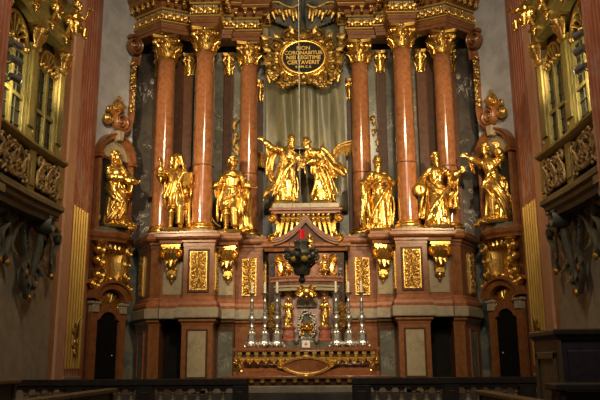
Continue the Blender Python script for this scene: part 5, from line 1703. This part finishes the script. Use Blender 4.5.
# small gilded figures
def putto(label, loc, H, rz, sp=None, name='putto', mat='gold', vox=.012, base=True):
    mb = MB(); rs = random.Random(4)
    mb.ell((0, 0, .45), (.14, .12, .16)); mb.ell((0, 0, .62), (.13, .1, .14)); mb.ell((0, -.01, .30), (.14, .12, .1))
    q = head_mb((0.02, -.02, .87), .3, -.1, .1, 'curly', 0, rs, 2.1); put(mb, q)
    mb.tube([(0, 0, .68), (.01, -.01, .8)], .06, 8)
    for s in (-1, 1):
        mb.tube([(s * .1, 0, .68), (s * .22, -.08, .60), (s * .2, -.22, .64 + .1 * s)], [.055, .05, .035], 8); hand(mb, (s * .2, -.22, .64 + .1 * s), (-s * .2, -.8, .3), (0, 0, 1), 2.0)
        mb.tube([(s * .07, -.02, .3), (s * .14, -.22, .26), (s * .12, -.2, .08), (s * .14, -.28, .02)], [.085, .075, .05, .035], 8)
    strands(mb, [(-.14, -.05, .5), (0, -.14, .36), (.16, -.05, .38), (.26, .05, .3)], (0, 0, 1), .1, .12, 4, .03, rs)
    t = thing(name, label, 'statue', loc, rz, 'small gilded figures')
    scaled(mb, H).obj('figure', M[mat], t, voxel=vox, smooth_it=1)
    if not base:
        return t
    mb = MB(); mb.lathe([(.24, -.02), (.26, 0), (.22, .03)], (0, -.08, 0), 12); scaled(mb, H).obj('base', M[mat], t, smooth='auto')
    return t


def on_tab(px, py, dy):
    p = P(px, py, YB + dy); return (p.x, YB + dy, p.z)


putto('seated gilded putto on the tabernacle cornice beside its left volute', (-.56 + .07, YB + .22, zcn1 + .01), .66, .3)
putto('seated gilded putto on the tabernacle cornice beside its right volute', (.56 + .07, YB + .22, zcn1 + .01), .66, -.3)
putto('gilded putto at the foot of the peaked gable, above the tabernacle', (xx(309.5, 252, 22.95), 22.95, zq + .02), .62, 0)
SM1 = dict(seed=61, yaw=.2, hair='curly', beard=0, R=((-.18, -.02, .64), (-.22, -.12, .68), 1.2), L=((.16, -.04, .62), (.1, -.16, .6), 1.2), folds=6)
SM2 = dict(seed=63, yaw=-.2, hair='turban', beard=1, L=((.17, -.02, .64), (.2, -.12, .56), 1.2), R=((-.16, -.04, .62), (-.1, -.16, .66), 1.2), folds=6)
zpd = Zb(327)
statue(SM1, 'small gilded statue on the left-hand red marble stub beside the tabernacle door', (-.56 + .07, YB + .18, zpd + .03), .86, .1, group='small gilded figures', name='statuette', vox=.0085)
statue(SM2, 'small gilded statue in tall headdress on the right-hand red marble stub beside the tabernacle door', (.56 + .07, YB + .18, zpd + .03), .86, -.1, group='small gilded figures', name='statuette', vox=.0085)

# ------------------------------------------------------------------ candlesticks and candles
YK = 21.55


def candlestick_parts():
    mb = MB()
    H_ = zz(293, YK) - zt
    for k in range(3):
        a = -PI / 2 + k * 2 * PI / 3
        d = Vector((math.cos(a), math.sin(a), 0))
        mb.scroll(d * .2 + Vector((0, 0, .08)), .08, 1.4, 1, PI / 2, .03, d, (0, 0, 1), 6, 1.5)
        mb.tube([d * .15 + Vector((0, 0, .1)), d * .12 + Vector((0, 0, .3)), d * .08 + Vector((0, 0, .48))], [.035, .03, .025], 6)
    foot = mb
    mb = MB()
    tri = lambda r: [(r * math.cos(-PI / 2 + PI / 3 + k * 2 * PI / 3), r * math.sin(-PI / 2 + PI / 3 + k * 2 * PI / 3)) for k in range(3)]
    mb.lathe([(.17, .07), (.18, .1), (.15, .13), (.14, .17), (.13, .36), (.14, .39), (.10, .43), (.09, .47), (.11, .5), (.05, .54)], n=6)
    mb.b2((-.055, -.16, .19), (.055, -.09, .34))
    base = mb
    mb = MB()
    mb.lathe([(.05, .53), (.045, .57), (.075, .61), (.065, .65), (.04, .69), (.055, .73), (.10, .79), (.115, .85), (.09, .92), (.045, .96), (.07, 1.0), (.04, 1.05), (.05, 1.12), (.06, 1.2), (.045, 1.28), (.06, 1.34), (.038, 1.38), (.034, H_ - .1), (.05, H_ - .07)], n=16)
    stem = mb
    mb = MB()
    mb.lathe([(.03, H_ - .08), (.06, H_ - .05), (.12, H_ - .02), (.125, H_), (.05, H_ + .005)], n=16)
    pan = mb
    return [(foot, 'foot'), (base, 'base'), (stem, 'stem'), (pan, 'drip_pan')], H_


parts, HK = candlestick_parts()
cs = None
CX = [251.7, 264.8, 277.2, 336.7, 349.4, 362.5]
LB = ['outermost on the left end of the altar table', 'middle one of the left trio', 'innermost of the left trio, next to the tabernacle', 'innermost of the right trio, next to the tabernacle', 'middle one of the right trio', 'outermost on the right end of the altar table']
for px, lb in zip(CX, LB):
    x = xx(px, 345, YK)
    if cs is None:
        cs = thing('candlestick', 'tall silver candlestick, ' + lb, 'candlestick', (x, YK, zt + .005), 0, 'silver altar candlesticks')
        for m, nm in parts:
            m.obj(nm, M['silver'], cs, smooth='auto')
        mb = MB(); mb.lathe([(.036, 0), (.036, .30), (.028, .325), (.01, .33)], n=14)
        cand = mb.mesh('candle', M['wax'], smooth='auto')
    else:
        c = copy_tree(cs); c.location.x = x; c['label'] = 'tall silver candlestick, ' + lb
    o = place_mesh('candle', cand, None, (x, YK, zt + .005 + HK + .005))
    tag(o, 'ivory candle in the silver candlestick, ' + lb, 'candle', 'altar candles')
# altar card
cz = za
t = thing('altar_card', 'small white card with a red-brown cross, standing on the altar before the tabernacle', 'card', (xx(306, 348, 21.75), 21.75, zt))
mb = MB(); mb.b2((-.12, -.012, .0), (.12, .012, .22)); mb.obj('card', M['paper'], t, bevel=.004)
mb = MB(); mb.b2((-.012, -.016, .05), (.012, -.011, .17)); mb.b2((-.05, -.016, .10), (.05, -.011, .124)); mb.obj('cross', M['redm'], t)
for s in (-1, 1):
    x_ = .07 + s * .30
    t = thing('altar_vessel', 'dark vessel on the altar cloth, ' + ('left' if s < 0 else 'right') + ' of the white card', 'vessel', (x_, 21.8, zt), 0, 'dark vessels beside the white card')
    mb = MB(); mb.lathe([(.07, 0), (.07, .02), (.03, .05), (.025, .09), (.075, .13), (.09, .2), (.07, .24)], n=16); mb.obj('bowl', M['bronze'], t, smooth='auto')

# ------------------------------------------------------------------ hanging sanctuary lamp
YL = 17.0
lp = P(302, 262, YL)
t = thing('sanctuary_lamp', 'blackened bronze sanctuary lamp with red glass, hanging on chains before the altar', 'lamp', lp)
k_ = YL / 720 / .985


def L_(py):
    return zz(py, YL, 302) - lp.z


def capz(dx, dy, py):
    return (dx, dy, L_(py))


mb = MB(); mb.lathe([(.02, L_(283.5)), (.06, L_(282.5)), (.085, L_(280)), (.05, L_(277.5)), (.05, L_(276)), (.17, L_(275)), (.19, L_(272)), (.205, L_(266)), (.23, L_(261)), (.22, L_(260)), (.26, L_(258.5)), (.30, L_(254)), (.27, L_(251)), (.22, L_(250)), (.18, L_(249)), (.17, L_(245)), (.2, L_(242.5)), (.15, L_(240)), (.12, L_(239.4))], n=24, wob=lambda a, k: 1 + .04 * math.sin(6 * a)); mb.obj('bowl', M['bronze'], t, smooth='auto')
mb = MB()
for q in range(6):
    a = q * PI / 3 + .26
    d = Vector((math.cos(a), math.sin(a), 0))
    mb.scroll(d * .34 + Vector((0, 0, L_(256))), .11, 1.5, 1, PI / 2, .045, d, (0, 0, 1), 6, 1.6)
    mb.leaf(d * .2 + Vector((0, 0, L_(268))), d * .5 + Vector((0, 0, .8)), d, .22, .06, .5)
    mb.ell(d * .36 + Vector((0, 0, L_(251))), (.07, .07, .06), n=8)
    mb.scroll(d * .15 + Vector((0, 0, L_(243))), .06, 1.3, 1, PI / 2, .03, d, (0, 0, 1), 5, 1.4)
mb.obj('scroll_arm', M['bronze'], t, smooth='auto')
mb = MB()
for q in range(6):
    a = q * PI / 3 - .26
    d = Vector((math.cos(a), math.sin(a), 0))
    mb.ell(d * .24 + Vector((0, 0, L_(260.5))), (.10, .10, .085), n=8)
mb.obj('gilt_boss', M['goldp'], t, smooth='auto')
mb = MB(); mb.lathe([(.06, L_(240)), (.075, L_(237)), (.07, L_(233)), (.085, L_(230)), (.05, L_(230.2))], (0, 0, 0), 16); mb.obj('red_glass', M['redglass'], t, smooth='auto')
cp = P(299.6, 150, YL) - lp
mb = MB(); mb.lathe([(.03, .1), (.1, .08), (.15, .03), (.16, -.02), (.10, -.05), (.03, -.09)], cp, 16); mb.obj('smoke_cap', M['bronze'], t, smooth='auto')
for q in range(3):
    a = q * 2 * PI / 3 + .5
    d = Vector((math.cos(a), math.sin(a), 0))
    mb = MB(); mb.tube([d * .38 + Vector((0, 0, L_(253))), cp + d * .1], .007, 5); mb.obj('chain', M['bronze'], t)
mb = MB(); mb.tube([cp, cp + Vector((0, 0, 9))], .009, 5); mb.obj('chain', M['bronze'], t)

# ------------------------------------------------------------------ communion rail
YR = 16.0
zr = zz(378.2, YR)


def rail_run(x0, x1, posts, bx, label):
    t = thing('communion_rail', label, 'railing', (0, YR, .35))
    mb = MB(); mb.sweep([(-.2, zr - .48), (0, zr - .48), (0, zr - .42), (.05, zr - .40), (.05, zr - .35), (-.2, zr - .35)], [(x0, 0), (x1, 0)]); mb.b2((x0, -.06, zr - .48), (x1, .3, zr - .35)); mb.b2((x0, -.02, zr - .56), (x1, .28, zr - .48)); mb.obj('top_rail', M['rail'], t, bevel=.008)
    mb = MB(); mb.b2((x0, -.04, 0), (x1, .3, .14)); mb.obj('base_rail', M['rail'], t)
    for px in posts:
        mb = MB(); mb.b2((px[0], -.03, .1), (px[1], .29, zr - .5)); mb.b2((px[0] + .09, -.045, .2), (px[1] - .09, 0, zr - .62)); mb.obj('post', M['rail'], t, bevel=.01)
    hb = zr - .56 - .12
    f = lambda u: .12 + hb * u
    bal = MB(); bal.lathe([(.075, f(0)), (.08, f(.06)), (.05, f(.1)), (.04, f(.14)), (.075, f(.24)), (.095, f(.36)), (.085, f(.46)), (.045, f(.66)), (.035, f(.78)), (.06, f(.83)), (.06, f(.87)), (.045, f(.9)), (.08, f(.95)), (.08, f(1.0))], (0, .12, 0), 16)
    me = bal.mesh('baluster', M['bal'], smooth='auto')
    for x in bx:
        place_mesh('baluster', me, t, (x, 0, 0))
    return t


X = lambda px: xx(px, 390, YR)
rail_run(-6.9, X(247.5), [(X(232.5), X(247.5)), (X(136), X(152)), (X(67), X(83))], [X(v) for v in (159.5, 172, 184.5, 197, 209.5, 222.5, 93, 105.5, 118, 130, 49, 61, 37, 24, 11)], 'dark stone communion rail with tan balusters, left run up to the altar opening')
rail_run(X(352.5), 6.6, [(X(352.5), X(371)), (X(444), X(459)), (X(520), X(536))], [X(v) for v in (377, 389.5, 402, 414.5, 427, 439, 469, 481, 493, 505.5, 517, 543)], 'dark stone communion rail with tan balusters, right run from the altar opening')

# ------------------------------------------------------------------ choir stalls in front


def stall(x, y0, y1, ztop, label, out):
    t = thing('choir_stall', label, 'choir stall', (x, (y0 + y1) / 2, 0), 0, 'oak choir stall fronts')
    L2 = (y1 - y0) / 2
    mb = MB(); mb.b2((-.03, -L2, 0), (.03, L2, ztop - .06)); mb.obj('front_panel', M['wood'], t)
    mb = MB(); mb.b2((-.09, -L2 - .03, ztop - .06), (.09, L2 + .03, ztop)); mb.obj('top_ledge', M['woodlt'], t, bevel=.012)
    mb = MB(); mb.b2((out * .03, -L2 + .05, .42), (out * .45, L2 - .05, .46)); mb.obj('seat', M['wood'], t)
    mb = MB(); mb.b2((out * .42, -L2 + .05, 0), (out * .45, L2 - .05, .42)); mb.obj('seat_riser', M['wood'], t)
    for k in range(5):
        y = -L2 + .1 + (2 * L2 - .2) * k / 4
        mb = MB(); mb.b2((-.05, y - .05, .05), (.05, y + .05, ztop - .07)); mb.obj('stile', M['wood'], t, bevel=.01)
    return t


p1 = P(112, 388.3, 11.4)
stall(p1.x, 4.0, 11.4, p1.z, 'dark oak choir stall front with pale top ledge, at the lower left', -1)
p2 = P(481, 390, 10.8)
stall(p2.x, 4.0, 10.8, p2.z, 'dark oak choir stall front with pale top ledge, at the lower right', 1)
p3 = P(15, 379.5, 11.0)
stall(p3.x, 6.0, 11.0, p3.z, 'second dark oak stall front at the far lower left, by the side wall', -1)

# tall panelled oak desk at the right
YX = 10.0
c0 = P(557, 329, YX)
t = thing('oak_cabinet', 'tall dark oak cabinet with a panelled brown side, beside the right choir stall', 'cabinet', (c0.x, YX, 0))
h = c0.z; wd, dp = 2.6, 1.12
mb = MB(); mb.b2((.03, .03, 0), (wd, dp, h - .12)); mb.obj('carcass', M['woodsh'], t)
mb = MB(); mb.b2((.0, .0, .0), (.04, dp + .02, h - .12)); mb.obj('side_board', M['woodlt'], t)  # lighter oak, the lit side of the cabinet put into the colour
mb = MB()
for a, b in (((-.03, .1, .25), (0.0, .2, h - .3)), ((-.03, dp - .2, .25), (0, dp - .1, h - .3)), ((-.03, .1, h - .4), (0, dp - .1, h - .3)), ((-.03, .1, .25), (0, dp - .1, .36))):
    mb.b2(a, b)
mb.obj('side_panel_frame', M['woodlt'], t, bevel=.01)
pth = [(-.0, dp), (-.0, 0), (wd, 0)]
mb = MB(); mb.sweep([(-.1, h - .14), (.01, h - .14), (.03, h - .1), (.07, h - .07), (.07, h - .02), (.05, h), (-.1, h)], pth); mb.b2((.02, .02, h - .12), (wd, dp, h - .01)); mb.obj('cornice', M['wood'], t)
for k in range(3):
    mb = MB(); x0 = .12 + k * .85
    mb.b2((x0, -.0, .3), (x0 + .74, .035, h - .28)); mb.obj('front_panel', M['woodsh'], t, bevel=.02)
q = P(575, 383, 8.6)
t = thing('kneeler', 'low black kneeler bench in front of the tall oak cabinet', 'kneeler', (q.x, 8.6, 0))
mb = MB(); mb.b2((-.28, -.2, q.z - .08), (1.4, .25, q.z)); mb.obj('desk_top', M['wood'], t, bevel=.015)
for x in (-.22, 1.3):
    mb = MB(); mb.b2((x, -.15, 0), (x + .07, .2, q.z - .08)); mb.obj('leg', M['wood'], t, bevel=.01)
mb = MB(); mb.b2((-.2, -.02, .3), (1.3, .02, q.z - .1)); mb.obj('front_board', M['wood'], t)

# gilded putti on the oratory cornice
for s, nm in ((-1, 'left'), (1, 'right')):
    p = P(70, 41, 18.0)
    putto('gilded putto clinging to the oratory cornice corner on the ' + nm + ' wall', (s * 6.1, 17.95, 10.15), 1.15, -s * 1.0, name='putto', vox=.018, base=False)
    putto('gilded putto sitting above the oratory cornice on the ' + nm + ' wall', (s * 6.12, 16.9, 11.0), .95, -s * 1.2, name='putto', mat='goldk', vox=.018)
